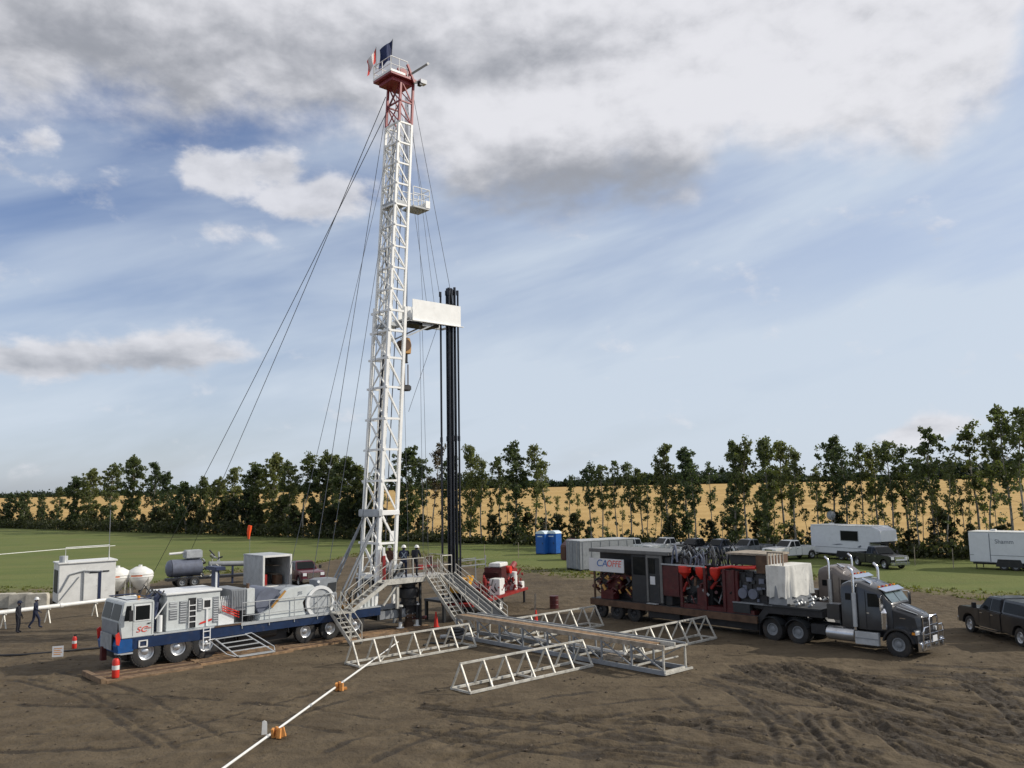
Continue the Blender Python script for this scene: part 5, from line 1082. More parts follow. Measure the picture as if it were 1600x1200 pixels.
for k in range(60):
    x = -6.2 + rnd.random() * 3.2; y = .15 + rnd.random() * .5; z = 1.35 + rnd.random() * 1.6; d = Vector((rnd.uniform(-1, 1), rnd.uniform(-.3, .3), rnd.uniform(-1, 1))).normalized() * rnd.uniform(.2, .6)
    Q('fitting', MB().cyl((x, y, z), Vector((x, y, z)) + d, rnd.uniform(.025, .09), 7), rnd.choice(['darkred', 'darkred', 'black', 'darkgrey', 'rust', 'red', 'grey']))
en = Q('diesel_engine', MB().box(-2.75, -1.0, .3, 2.1, 1.4, 3.1), 'black', None, .04); Q('tool_box', MB().box(-2.9, -1.9, .02, .28, 1.15, 1.62), 'darkgrey', None, .02); Q('platform', MB().box(-2.9, -.6, .0, 2.3, 1.63, 1.68), 'grey')
for x in (-2.35, -1.75): Q('filter_drum', MB().cyl((x, .10, 2.12), (x, .32, 2.12), .26, 20), 'bluegrey', en)
for k in range(22): Q('engine_part', MB().obox((-2.6 + rnd.random() * 1.6, .22 + rnd.random() * .1, 1.8 + rnd.random() * 1.3), (.1 + rnd.random() * .25, .12, .08 + rnd.random() * .25)), rnd.choice(['darkgrey', 'black', 'black', 'bluegrey', 'darkgrey']), en)
Q('cat_platform', MB().box(-3.4, -.9, .3, 2.3, 4.02, 4.12), 'woodgrey'); Q('exhaust_housing', MB().box(-3.3, -1.0, .5, 2.2, 3.5, 4.0), 'darkgrey', None, .04); Q('side_cover', MB().box(-1.55, -.92, .2, 2.2, 3.15, 4.05), 'rust', None, .02)
cg = Q('guard_frame', MB().box(-.86, -.80, .15, .21, 3.55, 4.25).box(-.02, .04, .15, .21, 3.55, 4.25).box(-.86, .04, .15, .21, 4.19, 4.25), 'woodgrey')
for k in range(4): Q('guard_bar', MB().box(-.66 + k * .17, -.63 + k * .17, .16, .20, 3.56, 4.19), 'canvas', cg)
hb = Q('hose_bundle', MB().tube([(-7.0, .6, 3.4), (-6.4, .5, 3.9), (-5.8, .6, 3.45)], .06, 6), 'black')
for k in range(46):
    x = -7.0 + rnd.random() * 3.6; y = .2 + rnd.random() * 1.6; z = 3.3 + rnd.random() * .2; h = rnd.uniform(.35, 1.0); w = rnd.uniform(.25, .7) * rnd.choice((-1, 1))
    Q('hose', MB().tube([(x, y, z), (x + w * .15, y, z + h * .7), (x + w * .5, y + .1, z + h), (x + w * .85, y + .1, z + h * .65), (x + w, y, z - .1)], rnd.uniform(.03, .06), 6), rnd.choice(['black', 'black', 'darkgrey', 'grey', 'bluegrey']), hb)
# tarpaulin-covered tank on the gooseneck
tk = kthing('covered_tank', 'square tank under a pale tarpaulin on the front of the trailer', 'tank', -.3, 1.2, 1.7)
def tarp():
    m = MB(); n = 26; pts = []
    loop = [(-.88, .02), (.22, .02), (.22, 2.42), (-.88, 2.42)]; per = []
    for a, b in zip(loop, loop[1:] + loop[:1]):
        for k in range(n): per.append((a[0] + (b[0] - a[0]) * k / n, a[1] + (b[1] - a[1]) * k / n))
    N = len(per); rows = [3.60, 3.52, 3.2, 2.8, 2.4, 2.12]
    for j, z in enumerate(rows):
        for i, (x, y) in enumerate(per):
            w = .012 * j * math.sin(i * .9 + math.sin(i * .23) * 3) + .01 * j * math.sin(i * .37); nx_, ny_ = (x + .33) / .55, (y - 1.22) / 1.2
            m.v.append((x + (w if abs(nx_) > .98 else 0) * (1 if nx_ > 0 else -1), y + (w if abs(ny_) > .98 else 0) * (1 if ny_ > 0 else -1), z - (.08 * math.sin(i * .31) ** 2 if j == 5 else 0)))
    m.f = [(j * N + i, j * N + (i + 1) % N, (j + 1) * N + (i + 1) % N, (j + 1) * N + i) for j in range(5) for i in range(N)] + [tuple(range(N))]
    return m
part('tarpaulin', tarp(), 'canvas', tk); part('tank_body', MB().box(-.82, .17, .08, 2.36, 1.72, 3.5), 'grey', tk); part('frame_skid', MB().box(-.9, .25, .1, .25, 1.70, 1.8).box(-.9, .25, 2.2, 2.35, 1.70, 1.8), 'darkgrey', tk)
for k in range(16):
    c = (.3 + rnd.random() * .9, .3 + rnd.random() * 1.6, 1.72 + rnd.random() * .35); part('valve', MB().cyl(c, (c[0] + .2, c[1], c[2] + .1), .06, 8), rnd.choice(['black', 'grey', 'darkgrey', 'alum']), tk)
# ------------------------------------------------------------------ pickups
def pickup(name, label, paint, loc, rz, group=None, bumper='chrome', cap=False, bull=False, scale=1.0):
    """x forward, origin on the ground at the middle of the wheelbase"""
    t = thing(name, label, 'pickup truck', loc, rz, group); t.scale = (scale,) * 3; W_ = .98; xr, xf, R_ = -1.95, 1.95, .40
    def arch(xc): return [(xc + .52 * math.cos(a), .40 + .52 * math.sin(a)) for a in [math.radians(k) for k in range(0, 181, 20)]]
    fr = [(-.62, .45), (1.35, .45)] + arch(xf)[::-1] + [(2.85, .50), (2.92, .70), (2.90, 1.10), (2.75, 1.20), (1.15, 1.28), (-.62, 1.26)]
    part('body', MB().prism(fr, -W_, W_), paint, t, .04)
    bs = [(-2.95, .52), (-2.95, 1.26), (-.66, 1.26), (-.66, .45)] + arch(xr)
    for s in (-1, 1): part('bed_side', MB().prism(bs, s * W_, s * (W_ - .14)), paint, t, .02)
    part('bed_floor', MB().box(-2.9, -.66, -.86, .86, .72, .80), 'black', t); tg = part('tailgate', MB().box(-3.0, -2.90, -.86, .86, .62, 1.25), paint, t, .015); part('gate_handle', MB().box(-3.02, -3.0, -.12, .12, 1.02, 1.1), 'black', tg)
    lo = [(-.60, -.94), (1.20, -.94), (1.20, .94), (-.60, .94)]; hi = [(-.48, -.74), (.52, -.74), (.52, .74), (-.48, .74)]
    cab = part('cab_top', MB().prism(lo, 1.26, 1.92, 'z', hi), paint, t, .05)
    def side_x(z, a, b): return a + (b - a) * (z - 1.26) / .66
    for s in (-1, 1):
        yo = lambda z: s * (side_x(z, .94, .74) + .012)
        for a0, a1, b0, b1 in ((-.50, .18, -.42, .16), (.26, 1.02, .24, .56)): part('side_window', MB().add([(a0, yo(1.32), 1.32), (a1, yo(1.32), 1.32), (b1, yo(1.83), 1.83), (b0, yo(1.83), 1.83)], [(0, 1, 2, 3)]), 'glass', cab)
        part('door_seam', MB().box(.20, .215, s * (W_ + .004) - .006, s * (W_ + .004) + .006, .55, 1.25).box(1.08, 1.095, s * (W_ + .004) - .006, s * (W_ + .004) + .006, .6, 1.25), 'black', t)
        for x in (.0, .85): part('door_handle', MB().box(x - .09, x + .09, s * (W_ + .02) - .015, s * (W_ + .02) + .015, 1.08, 1.12), bumper, t)
        mi = part('mirror', MB().box(.98, 1.12, s * 1.20 - .10, s * 1.20 + .10, 1.30, 1.56), 'black', t, .02)
        part('headlight', MB().box(2.80, 2.93, s * .74 - .16, s * .74 + .16, .88, 1.12), 'lens', t, .01); part('tail_light', MB().box(-2.975, -2.95, s * .90 - .06, s * .90 + .06, .78, 1.18), 'taillight', t)
        part('running_board', MB().box(-.5, 1.3, s * 1.0 - .08, s * 1.0 + .08, .36, .41), bumper if bumper == 'chrome' else 'black', t)
        for xw in (xr, xf): wheel(t, (xw, s * .84, R_), R_, .27, s, 'alloy', lug=False, rr=.62)
    part('windscreen', MB().add([(1.17, -.80, 1.34), (1.17, .80, 1.34), (.60, .68, 1.86), (.60, -.68, 1.86)], [(0, 1, 2, 3)]), 'glass', cab); part('rear_window', MB().add([(-.612, -.70, 1.36), (-.612, .70, 1.36), (-.515, .62, 1.82), (-.515, -.62, 1.82)], [(0, 1, 2, 3)]), 'glass', cab)
    part('grille', MB().box(2.90, 2.95, -.52, .52, .72, 1.12), bumper, t, .01); part('front_bumper', MB().box(2.85, 3.06, -.96, .96, .42, .66), bumper, t, .03); part('rear_bumper', MB().box(-3.12, -2.96, -.92, .92, .46, .66), bumper, t, .03)
    part('number_plate', MB().box(-3.135, -3.122, -.16, .16, .50, .62), 'signwhite', t); part('chassis', MB().box(-2.8, 2.7, -.5, .5, .32, .52), 'black', t); part('axle', MB().cyl((xr, -.8, R_), (xr, .8, R_), .07).cyl((xf, -.8, R_), (xf, .8, R_), .07), 'black', t)
    if cap:
        hi2 = [(-2.9, -.76), (-.66, -.76), (-.66, .76), (-2.9, .76)]; lo2 = [(-2.95, -.95), (-.66, -.95), (-.66, .95), (-2.95, .95)]
        cp_ = part('canopy', MB().prism(lo2, 1.265, 1.90, 'z', hi2), paint, t, .04)
        for s in (-1, 1): part('canopy_window', MB().add([(-2.7, s * .935, 1.35), (-.8, s * .935, 1.35), (-.8, s * .80, 1.80), (-2.7, s * .80, 1.80)], [(0, 1, 2, 3)]), 'glass', cp_)
        part('rail_trim', MB().box(-2.96, -1.9, -.975, -.955, 1.24, 1.30), 'chrome', t)
    if bull: part('bull_bar', MB().tube([(3.1, -.6, .45), (3.15, -.6, 1.2), (3.15, .6, 1.2), (3.1, .6, .45)], .05, 8).tube([(3.13, -.6, .85), (3.13, .6, .85)], .04, 8), 'chrome', t)
    return t
pf, pr = Vector((22.42, 44.5, 0)), Vector((22.62, 40.4, 0)); d_ = (pf - pr).normalized()
pickup('pickup_truck', 'dark dusty pickup with bed canopy parked beside the charcoal truck', 'pickupdark', (pf + pr) / 2 + Vector((1.4, .05, 0)), math.atan2(d_.y, d_.x), cap=True, scale=1.03)
pickup('pickup_truck', 'white crew cab pickup parked on grass by the big white trailer', 'pickupwhite', G(1238, 874) + Vector((0, .4, 0)), math.radians(206), bumper='chrome')
pickup('pickup_truck', 'white pickup parked behind the pump trailer roof near the saplings', 'pickupwhite', G(1043, 867), math.radians(208))
pickup('pickup_truck', 'dark navy pickup parked between the two white pickups', 'pickupnavy', G(1128, 871), math.radians(214))
pickup('pickup_truck', 'grey pickup parked behind the control house beside the grey container', 'pickupgrey', G(948, 874), math.radians(222))
pickup('pickup_truck', 'white pickup mostly hidden behind the control house roof', 'pickupwhite', G(990, 868), math.radians(200))
pickup('pickup_truck', 'maroon pickup parked on the soil behind the open white cabin', 'pickupmaroon', G(472, 912), math.radians(-58))
pickup('pickup_truck', 'black pickup with chrome bull bar hitched to the fifth-wheel trailer', 'pickupdark', G(1374, 886), math.radians(-76), bull=True, scale=.97)
pickup('pickup_truck', 'silver grey pickup parked between the navy pickup and the white crew cab', 'pickupgrey', G(1172, 871), math.radians(210))
pickup('pickup_truck', 'dark pickup parked just past the white pickup behind the hose bundle', 'pickupdark', G(1088, 869), math.radians(212))
# ------------------------------------------------------------------ office trailers
def camper(label, loc, rz, L=8.0, H=2.9, front_cut=True, wins=((4.3, 6.4),), txt=None, door=False, ac=False, near=-1):
    t = thing('office_trailer', label, 'trailer', loc, rz); z0 = .62; W_ = 1.22
    if front_cut: prof = [(0, z0), (0, z0 + H - .1), (.15, z0 + H), (L - .5, z0 + H), (L + .35, z0 + H - .35), (L + .42, z0 + 1.35), (L - .9, z0 + 1.25), (L - .95, z0)]
    else: prof = [(0, z0), (0, z0 + H - .08), (.1, z0 + H), (L - .1, z0 + H), (L, z0 + H - .08), (L, z0)]
    b = part('body', MB().prism(prof, -W_, W_), 'fiberglass', t, .04)
    part('roof', MB().box(.02, L - .5, -W_ - .02, W_ + .02, z0 + H, z0 + H + .05), 'white', b)
    for s in (-1, 1):
        for a, c in wins:
            w = part('window', MB().box(a, c, s * W_ - .01 - .01 * (s < 0), s * W_ + .01 + .01 * (s > 0), z0 + 1.35, z0 + 2.25), 'glass', b); part('window_frame', MB().box(a - .05, a, s * W_ - .03, s * W_ + .03, z0 + 1.3, z0 + 2.3).box(c, c + .05, s * W_ - .03, s * W_ + .03, z0 + 1.3, z0 + 2.3).box(a, c, s * W_ - .03, s * W_ + .03, z0 + 2.25, z0 + 2.3).box(a, c, s * W_ - .03, s * W_ + .03, z0 + 1.3, z0 + 1.35), 'grey', w)
        k = (L * .46, L * .46 + .95) if front_cut else (2.6, 3.5)
        part('wheel_arch', MB().prism([(k[0] - .62, .30), (k[0] - .42, .92), (k[1] + .42, .92), (k[1] + .62, .30)], s * W_ - .015, s * W_ + .015), 'black', t)
        for xw in k: wheel(t, (xw, s * (W_ - .10), .36), .36, .22, s, 'grey', lug=False)
        part('belt_line', MB().box(.05, L - 1.0, s * W_ - .016, s * W_ + .016, z0 + .60, z0 + .64), 'grey', b)
        part('skirt_trim', MB().box(.05, L - 1.0, s * W_ - .014, s * W_ + .014, z0 + .0, z0 + .06), 'grey', b)
    part('frame', MB().box(.1, L - .9, -.8, .8, .42, .62), 'black', t)
    for x in (.4, L - 1.3):
        for y in (-.9, .9): part('stabilizer', MB().beam((x, y, .5), (x, y, 0), .07), 'black', t)
    if door:
        d = part('door', MB().box(.35, 1.6, -W_ - .025, -W_, z0 + .08, z0 + H - .18), 'fiberglass', b); part('door_seam', MB().box(1.62, 1.67, -W_ - .012, -W_, z0 + .05, z0 + H - .1), 'textgrey', b)
    if front_cut: part('painted_shade', MB().box(L - .93, L + .36, -W_ + .1, W_ - .1, z0 + 1.18, z0 + 1.245), 'black', b); part('decal', MB().prism([(2.6, z0 + .9), (3.6, z0 + 1.0), (4.0, z0 + .95), (3.2, z0 + .86)], -W_ - .016, -W_ - .006).prism([(5.6, z0 + .75), (6.0, z0 + .95), (6.1, z0 + .85), (5.9, z0 + .7)], -W_ - .016, -W_ - .006), 'textgrey', b)  # black sheet below the overhang paints in its shade
    if front_cut: part('pin_box', MB().box(L - .4, L + .1, -.25, .25, z0 + .75, z0 + 1.25), 'black', t)
    if ac: part('air_conditioner', MB().box(L * .62, L * .62 + 1.1, -.5, .5, z0 + H + .05, z0 + H + .38), 'white', t, .06)
    if txt: text(b, txt, .5, (2.05, -W_ - .012, z0 + 1.62), 'textgrey', sx=1.0)
    part('roof_vent', MB().box(1.5, 1.9, -.2, .2, z0 + H + .05, z0 + H + .2), 'white', t, .02); return t
p = G(1268, 872); camper('big white fifth-wheel office trailer with one dark window', p + Vector((1.1, .6, 0)), math.radians(-60), 7.9, 2.75, True, ((3.75, 5.75),))
p = G(1517, 889); camper('white cargo office trailer with grey lettering and tandem wheels', p + Vector((.85, .85, 0)), math.radians(-45), 8.5, 2.55, False, ((4.9, 7.0),), 'Shamm', True, True)
# satellite dish behind the big trailer
t = thing('satellite_dish', 'grey satellite dish on a pole behind the big white trailer', 'dish', G(1306, 868) + Vector((.6, 2.2, 0)))
part('pole', MB().cyl((0, 0, 0), (0, 0, 3.9), .05, 8), 'galv', t); part('reflector', MB().lathe([(0.01, .0), (.25, .04), (.48, .16), (.50, .18), (.25, .07), (.01, .03)], (0, -.1, 4.1), 'y', 20), 'lightgrey', t)
# ------------------------------------------------------------------ portable toilets, container
def toilet(loc, rz, label):
    t = thing('portable_toilet', label, 'toilet', loc, rz, 'portable toilets'); s = 1.15; t.scale = (s, s, s)
    part('cabin', MB().box(-.55, .55, -.55, .55, .08, 2.05), 'portablue', t, .03); part('roof', MB().prism([(-.58, 2.05), (-.52, 2.2), (-.25, 2.34), (.25, 2.34), (.52, 2.2), (.58, 2.05)], -.58, .58), 'portawhite', t, .02)
    d = part('door', MB().box(-.44, .44, -.585, -.552, .15, 1.98), 'portablue', t, .012); part('door_handle', MB().box(.28, .34, -.62, -.585, 1.05, 1.2), 'black', d); part('vent', MB().box(-.3, .3, -.592, -.586, 1.75, 1.85), 'portawhite', d)
    part('skid', MB().box(-.55, .55, -.5, -.38, 0, .08).box(-.55, .55, .38, .5, 0, .08), 'black', t); return t
p = G(849, 866); toilet(p, math.radians(-35), 'blue portable toilet with pale roof nearer the meadow'); toilet(p + Vector((1.3, .1, 0)), math.radians(-35), 'blue portable toilet with pale roof against the grey container')
ct = thing('steel_container', 'grey steel site container behind the dark control house', 'container', G(907, 893), math.radians(28))
part('shell', MB().box(.02, 6.0, .02, 2.45, .16, 2.66), 'grey', ct); part('roof', MB().box(-.02, 6.05, -.02, 2.5, 2.66, 2.76), 'lightgrey', ct, .02)
for k in range(6): part('wall_rib', MB().box(.3 + k * 1.0, .38 + k * 1.0, -.012, .02, .25, 2.6), 'grey', ct)
for k in range(2): part('door_leaf', MB().box(-.03, .018, .08 + k * 1.17, 1.2 + k * 1.17, .22, 2.62), 'grey', ct, .01); part('lock_rod', MB().cyl((-.05, .5 + k * 1.3, .2), (-.05, .5 + k * 1.3, 2.6), .02, 6), 'galv', ct)
part('skid', MB().box(.0, 6.0, .1, .25, 0, .16).box(.0, 6.0, 2.2, 2.35, 0, .16), 'black', ct)
solo('equipment_tarp', MB().prism([(0, 0), (.0, 1.5), (.9, 2.3), (2.4, 1.9), (2.6, 0)], 0, 1.6), 'darkred', 'dark red covered load between the toilets and the container', 'tarp', G(884, 876), .3, bevel=.08)
# ------------------------------------------------------------------ red accumulator skid trailer behind the pipes
e0, e1 = G(738, 944, 1.0), G(825, 917, 1.0); rd = e1 - e0; RA = math.atan2(rd.y, rd.x); RL = rd.length
rt = thing('red_skid_trailer', 'red flatbed trailer carrying white cabinets and red machinery', 'trailer', Vector((e0.x, e0.y, 0)), RA)
Rr = lambda n, mb, m, par=None, bv=0.0: part(n, mb, m, par or rt, bv)
Rr('frame', MB().box(0, RL, 0, .12, .82, 1.0).box(0, RL, 1.9, 2.02, .82, 1.0).box(0, .12, .12, 1.9, .82, 1.0).box(RL - .12, RL, .12, 1.9, .82, 1.0), 'red', None, .01); Rr('deck', MB().box(.1, RL - .1, .1, 1.9, .93, .99), 'red')
Rr('landing_leg', MB().box(RL - .4, RL - .28, .1, .22, 0, .9), 'black'); Rr('landing_leg', MB().box(RL - .4, RL - .28, 1.7, 1.82, 0, .9), 'black')
for x in (2.9, 3.9):
    for y, s in ((-.05, -1), (2.05, 1)): wheel(rt, (x, y, .42), .42, .24, s, 'white', lug=False)
Rr('white_cabinet', MB().box(4.3, 5.15, .1, .8, .99, 1.98), 'white', None, .03); Rr('white_tank', MB().cyl((7.45, .45, .99), (7.45, .45, 2.15), .27, 18), 'white', None, .03); Rr('white_box', MB().box(8.2, 8.7, .15, .6, .99, 1.42), 'white', None, .03)
Rr('engine', MB().box(5.3, 7.0, .5, 1.7, .99, 2.3), 'darkred', None, .05); Rr('engine_guard', MB().box(5.3, 6.2, .4, 1.6, 1.9, 2.6), 'darkred', None, .04); Rr('top_box', MB().box(5.35, 6.7, .5, 1.3, 2.62, 2.86), 'white', None, .04); Rr('red_tank', MB().cyl((6.7, .3, 2.35), (6.7, 1.2, 2.35), .25, 18), 'redbright'); Rr('red_pump', MB().box(7.7, 8.6, .6, 1.5, .99, 2.3).cyl((8.0, .8, 2.3), (8.6, .8, 2.6), .2), 'red', None, .03)
Rr('yellow_engine', MB().box(.0, 1.0, .5, 1.5, 1.6, 2.4).beam((.1, .4, 1.8), (.9, .4, 2.5), .2).cyl((.3, .4, 1.7), (.3, .4, 2.6), .1), 'yellow', None, .04); Rr('manifold', MB().box(.9, 3.2, .35, 1.6, .99, 1.75), 'darkred', None, .05)
for k in range(70):
    x = rnd.uniform(.3, 8.6); y = rnd.uniform(.1, .5); z = rnd.uniform(1.05, 2.0); d = Vector((rnd.uniform(-1, 1), rnd.uniform(-.2, .2), rnd.uniform(-1, 1))).normalized() * rnd.uniform(.15, .5); Rr('fitting', MB().cyl((x, y, z), Vector((x, y, z)) + d, rnd.uniform(.03, .09), 7), rnd.choice(['red', 'darkred', 'black', 'red', 'darkred', 'black']))
solo('steel_rack', MB().box(0, 2.6, 0, .06, 1.9, 1.98).box(0, .06, 0, .06, 0, 2.6).box(2.54, 2.6, 0, .06, 0, 2.6).box(0, 2.6, 0, .06, 2.3, 2.36).box(0, .06, 1.2, 1.26, 0, 2.4).box(2.54, 2.6, 1.2, 1.26, 0, 2.4).box(0, 2.6, 1.2, 1.26, 2.3, 2.36), 'grey', 'grey open steel rack behind the racked pipes beside the red trailer', 'rack', G(718, 928) + Vector((0, .5, 0)), CA)
# ------------------------------------------------------------------ left side: cabin, tanks, vessel, open cabin
cl = thing('site_cabin', 'small white site cabin with pipework on its wall and roof antenna', 'cabin', G(90, 946), math.radians(36))
part('wall', MB().box(0, 3.75, 0, 2.4, .1, 2.85), 'white', cl, .02); part('roof', MB().prism([(-.08, 2.85), (-.08, 2.95), (3.85, 3.0), (3.85, 2.88)], -.1, 2.5), 'white', cl, .02); part('skid', MB().box(0, 3.75, .1, .3, 0, .1).box(0, 3.75, 2.1, 2.3, 0, .1), 'black', cl)
part('door', MB().box(1.55, 2.55, -.03, -.002, .2, 2.1), 'white', cl, .01); part('door_frame', MB().box(2.58, 2.78, -.05, -.002, .15, 2.25), 'darkblue', cl); part('light_bar', MB().box(2.0, 2.55, -.06, -.002, 2.1, 2.2).box(2.85, 3.3, -.05, -.002, 2.15, 2.24), 'black', cl)
part('wall_pipe', MB().tube([(.1, -.06, .9), (.7, -.06, 2.1), (1.6, -.06, 2.3), (2.0, -.06, 2.25), (2.7, -.06, 2.2)], .05, 7).tube([(.1, -.06, .3), (1.3, -.06, 1.9)], .03, 6).cyl((1.6, -.06, .1), (1.6, -.06, 2.3), .05, 8), 'grey', cl)
part('end_louvre', MB().box(-.04, -.002, .4, 1.9, .8, 2.4), 'black', cl); part('heater_flue', MB().cyl((.35, .6, 2.9), (.35, .6, 3.4), .28, 14), 'lightgrey', cl)
part('roof_rail', MB().tube([(.4, .2, 2.95), (.4, .2, 4.0), (3.3, .2, 4.05), (3.3, .2, 2.95)], .035, 6), 'white', cl); part('antenna', MB().cyl((3.3, .3, 2.95), (3.3, .3, 6.6), .022, 6), 'grey', cl)
def cone_tank(loc, label):
    t = thing('white_tank', label, 'tank', loc, .3); z = 1.35
    part('vessel', MB().lathe([(.01, z - 1.0), (.22, z - .98), (.86, z - .28), (.95, z - .05), (.95, z + .35), (.86, z + .48), (.35, z + .78), (.18, z + .80), (.01, z + .80)], n=24), 'white', t)
    part('band', MB().lathe([(.955, z + .0), (.985, z + .02), (.985, z + .08), (.955, z + .10)], n=24), 'white', t); part('band', MB().lathe([(.955, z + .20), (.985, z + .22), (.985, z + .26), (.955, z + .28)], n=24), 'white', t)
    for k in range(4):
        a = math.pi / 4 + k * math.pi / 2; part('leg', MB().beam((.82 * math.cos(a), .82 * math.sin(a), 0), (.92 * math.cos(a), .92 * math.sin(a), z), .09), 'galv', t)
    part('label_strip', MB().lathe([(.962, z + .11), (.962, z + .19)], n=24, a0=-2.2, a1=-1.3), 'orange', t); part('outlet', MB().cyl((0, 0, .15), (0, 0, .4), .1, 10), 'black', t); part('lid', MB().cyl((0, 0, z + .78), (0, 0, z + .92), .14, 12), 'white', t); return t
cone_tank(G(183, 931), 'white cone-bottom tank standing against the site cabin'); cone_tank(G(218, 929), 'white cone-bottom tank standing beside the grey vessel trailer')
for k, px in enumerate((12, 38, 64)):
    c = G(px - 6, 950); solo('concrete_block', MB().prism([(-.7, 0), (-.68, .9), (-.62, 1.0), (.62, 1.0), (.68, .9), (.7, 0)], -.35, .35), 'concrete', 'pale concrete barrier block in the row beside the site cabin', 'barrier', c, .25, 'concrete barrier row', .03)
wp0, wp1 = G(-40, 962, .95), G(212, 932, .95); wpd = wp1 - wp0
lp = thing('white_boom', 'long white pipe lying level on stands behind the two walking workers', 'pipe', Vector((wp0.x, wp0.y, 0)), math.atan2(wpd.y, wpd.x)); LL = wpd.length
part('pipe_length', MB().cyl((0, 0, .95), (LL * .5, 0, .95), .13, 14), 'white', lp); part('pipe_length', MB().cyl((LL * .5, 0, .95), (LL, 0, .95), .12, 14), 'white', lp); part('coupling', MB().cyl((LL * .49, 0, .95), (LL * .51, 0, .95), .16, 14), 'white', lp)
for x in (1.6, LL * .42, LL * .72, LL - .6):
    part('stand', MB().beam((x, -.35, 0), (x, 0, .85), .06).beam((x, .35, 0), (x, 0, .85), .06).beam((x, -.3, .83), (x, .3, .83), .06), 'galv', lp)
vt = thing('vessel_trailer', 'blue-grey pressure vessel trailer with pale valve tree on top', 'tank trailer', G(296, 916), math.radians(35))
part('vessel', MB().cyl((-1.6, 0, 1.55), (.9, 0, 1.55), .72, 24), 'bluegrey', vt, .06); part('vessel_end', MB().lathe([(.72, -1.6), (.6, -1.8), (.35, -1.92), (.01, -1.96)], (0, 0, 1.55), 'x', 24), 'bluegrey', vt); part('frame', MB().box(-1.9, 5.2, -.5, .5, .55, .75), 'black', vt)
for x in (-.8, .2):
    for y, s in ((-.75, -1), (.75, 1)): wheel(vt, (x, y, .42), .42, .25, s, 'grey', lug=False)
part('valve_house', MB().box(-.5, .9, -.5, .5, 2.3, 3.0), 'lightgrey', vt, .08); part('flare_nozzle', MB().cyl((-1.7, 0, 2.75), (-.5, 0, 2.8), .10, 10), 'white', vt)
for k in range(40):
    c = Vector((rnd.uniform(.4, 2.6), rnd.uniform(-.6, .5), rnd.uniform(.9, 2.9))); c.z = min(c.z, 3.2 - .6 * abs(c.x - .6)); d = Vector((rnd.uniform(-1, 1), rnd.uniform(-.5, .5), rnd.uniform(-1, 1))).normalized() * rnd.uniform(.2, .7); part('pipework', MB().cyl(c, c + d, rnd.uniform(.03, .09), 7), rnd.choice(['galv', 'grey', 'black', 'lightgrey', 'darkgrey', 'alum']), vt)
part('long_pipe', MB().cyl((1.5, -.2, 1.75), (6.2, -.4, 1.55), .22, 14), 'grey', vt); part('support', MB().box(5.0, 5.15, -.45, -.3, 0, 1.4), 'darkblue', vt); part('support', MB().box(3.4, 3.55, -.4, -.25, 0, 1.5), 'darkblue', vt)
oc = thing('open_cabin', 'white-framed equipment cabin with its end wide open and dark inside', 'cabin', G(411, 920), math.radians(42.5))
oc_w, oc_l, oc_h = 2.45, 3.6, 2.5
part('side_wall', MB().box(-.0, .08, .09, oc_l, .15, oc_h), 'lightgrey', oc); part('side_wall', MB().box(oc_w - .08, oc_w, .09, oc_l, .15, oc_h), 'lightgrey', oc); part('back_wall', MB().box(.08, oc_w - .08, oc_l - .08, oc_l, .15, oc_h), 'grey', oc); part('roof', MB().box(-.04, oc_w + .04, .05, oc_l + .05, oc_h, oc_h + .12), 'lightgrey', oc, .03); part('floor', MB().box(.02, oc_w - .02, .1, oc_l, .05, .15), 'grey', oc)
part('end_frame', MB().box(-.06, .1, -.06, .088, .05, oc_h + .1).box(oc_w - .1, oc_w + .06, -.06, .088, .05, oc_h + .1).box(.1, oc_w - .1, -.06, .088, oc_h - .06, oc_h + .1).box(.1, oc_w - .1, -.06, .088, .05, .17), 'white', oc, .015)
part('stored_drum', MB().cyl((.6, 1.2, .15), (.6, 1.2, 1.0), .3, 16), 'red', oc); part('shelf', MB().box(1.6, 2.3, 1.5, 3.2, .9, .96).box(1.6, 2.3, 1.5, 3.2, 1.6, 1.66), 'woodgrey', oc); part('stored_box', MB().box(1.5, 2.1, .8, 1.5, .15, .9), 'rust', oc, .02)
ws = thing('windsock', 'orange windsock on a thin pole in the meadow', 'windsock', G(390, 866)); hs_ = 3.6
part('pole', MB().cyl((0, 0, 0), (0, 0, hs_), .03, 6), 'grey', ws); part('sock', MB().tube([(0, 0, hs_), (-.08, 0, hs_ - .45), (-.16, 0, hs_ - 1.0), (-.14, 0, hs_ - 1.7)], 0, 10, rs=[.24, .27, .22, .13]), 'sockorange', ws)
for px, py in ((655, 878), (757, 876), (810, 872), (690, 874), (1430, 884), (1490, 888)):
    g_ = G(px, py); solo('fence_post', MB().cyl((0, 0, 0), (.02, 0, 1.7), .035, 6), 'woodgrey', 'thin weathered fence post standing in the grass', 'fence post', g_, 0, 'fence posts in the grass')
fp = [G(-40, 870), G(90, 859), G(180, 853)]
solo('meadow_pipe', MB().tube([p - fp[1] + Vector((0, 0, .04)) for p in fp], .045, 8), 'white', 'thin pale pipeline lying across the green meadow', 'pipe', fp[1])
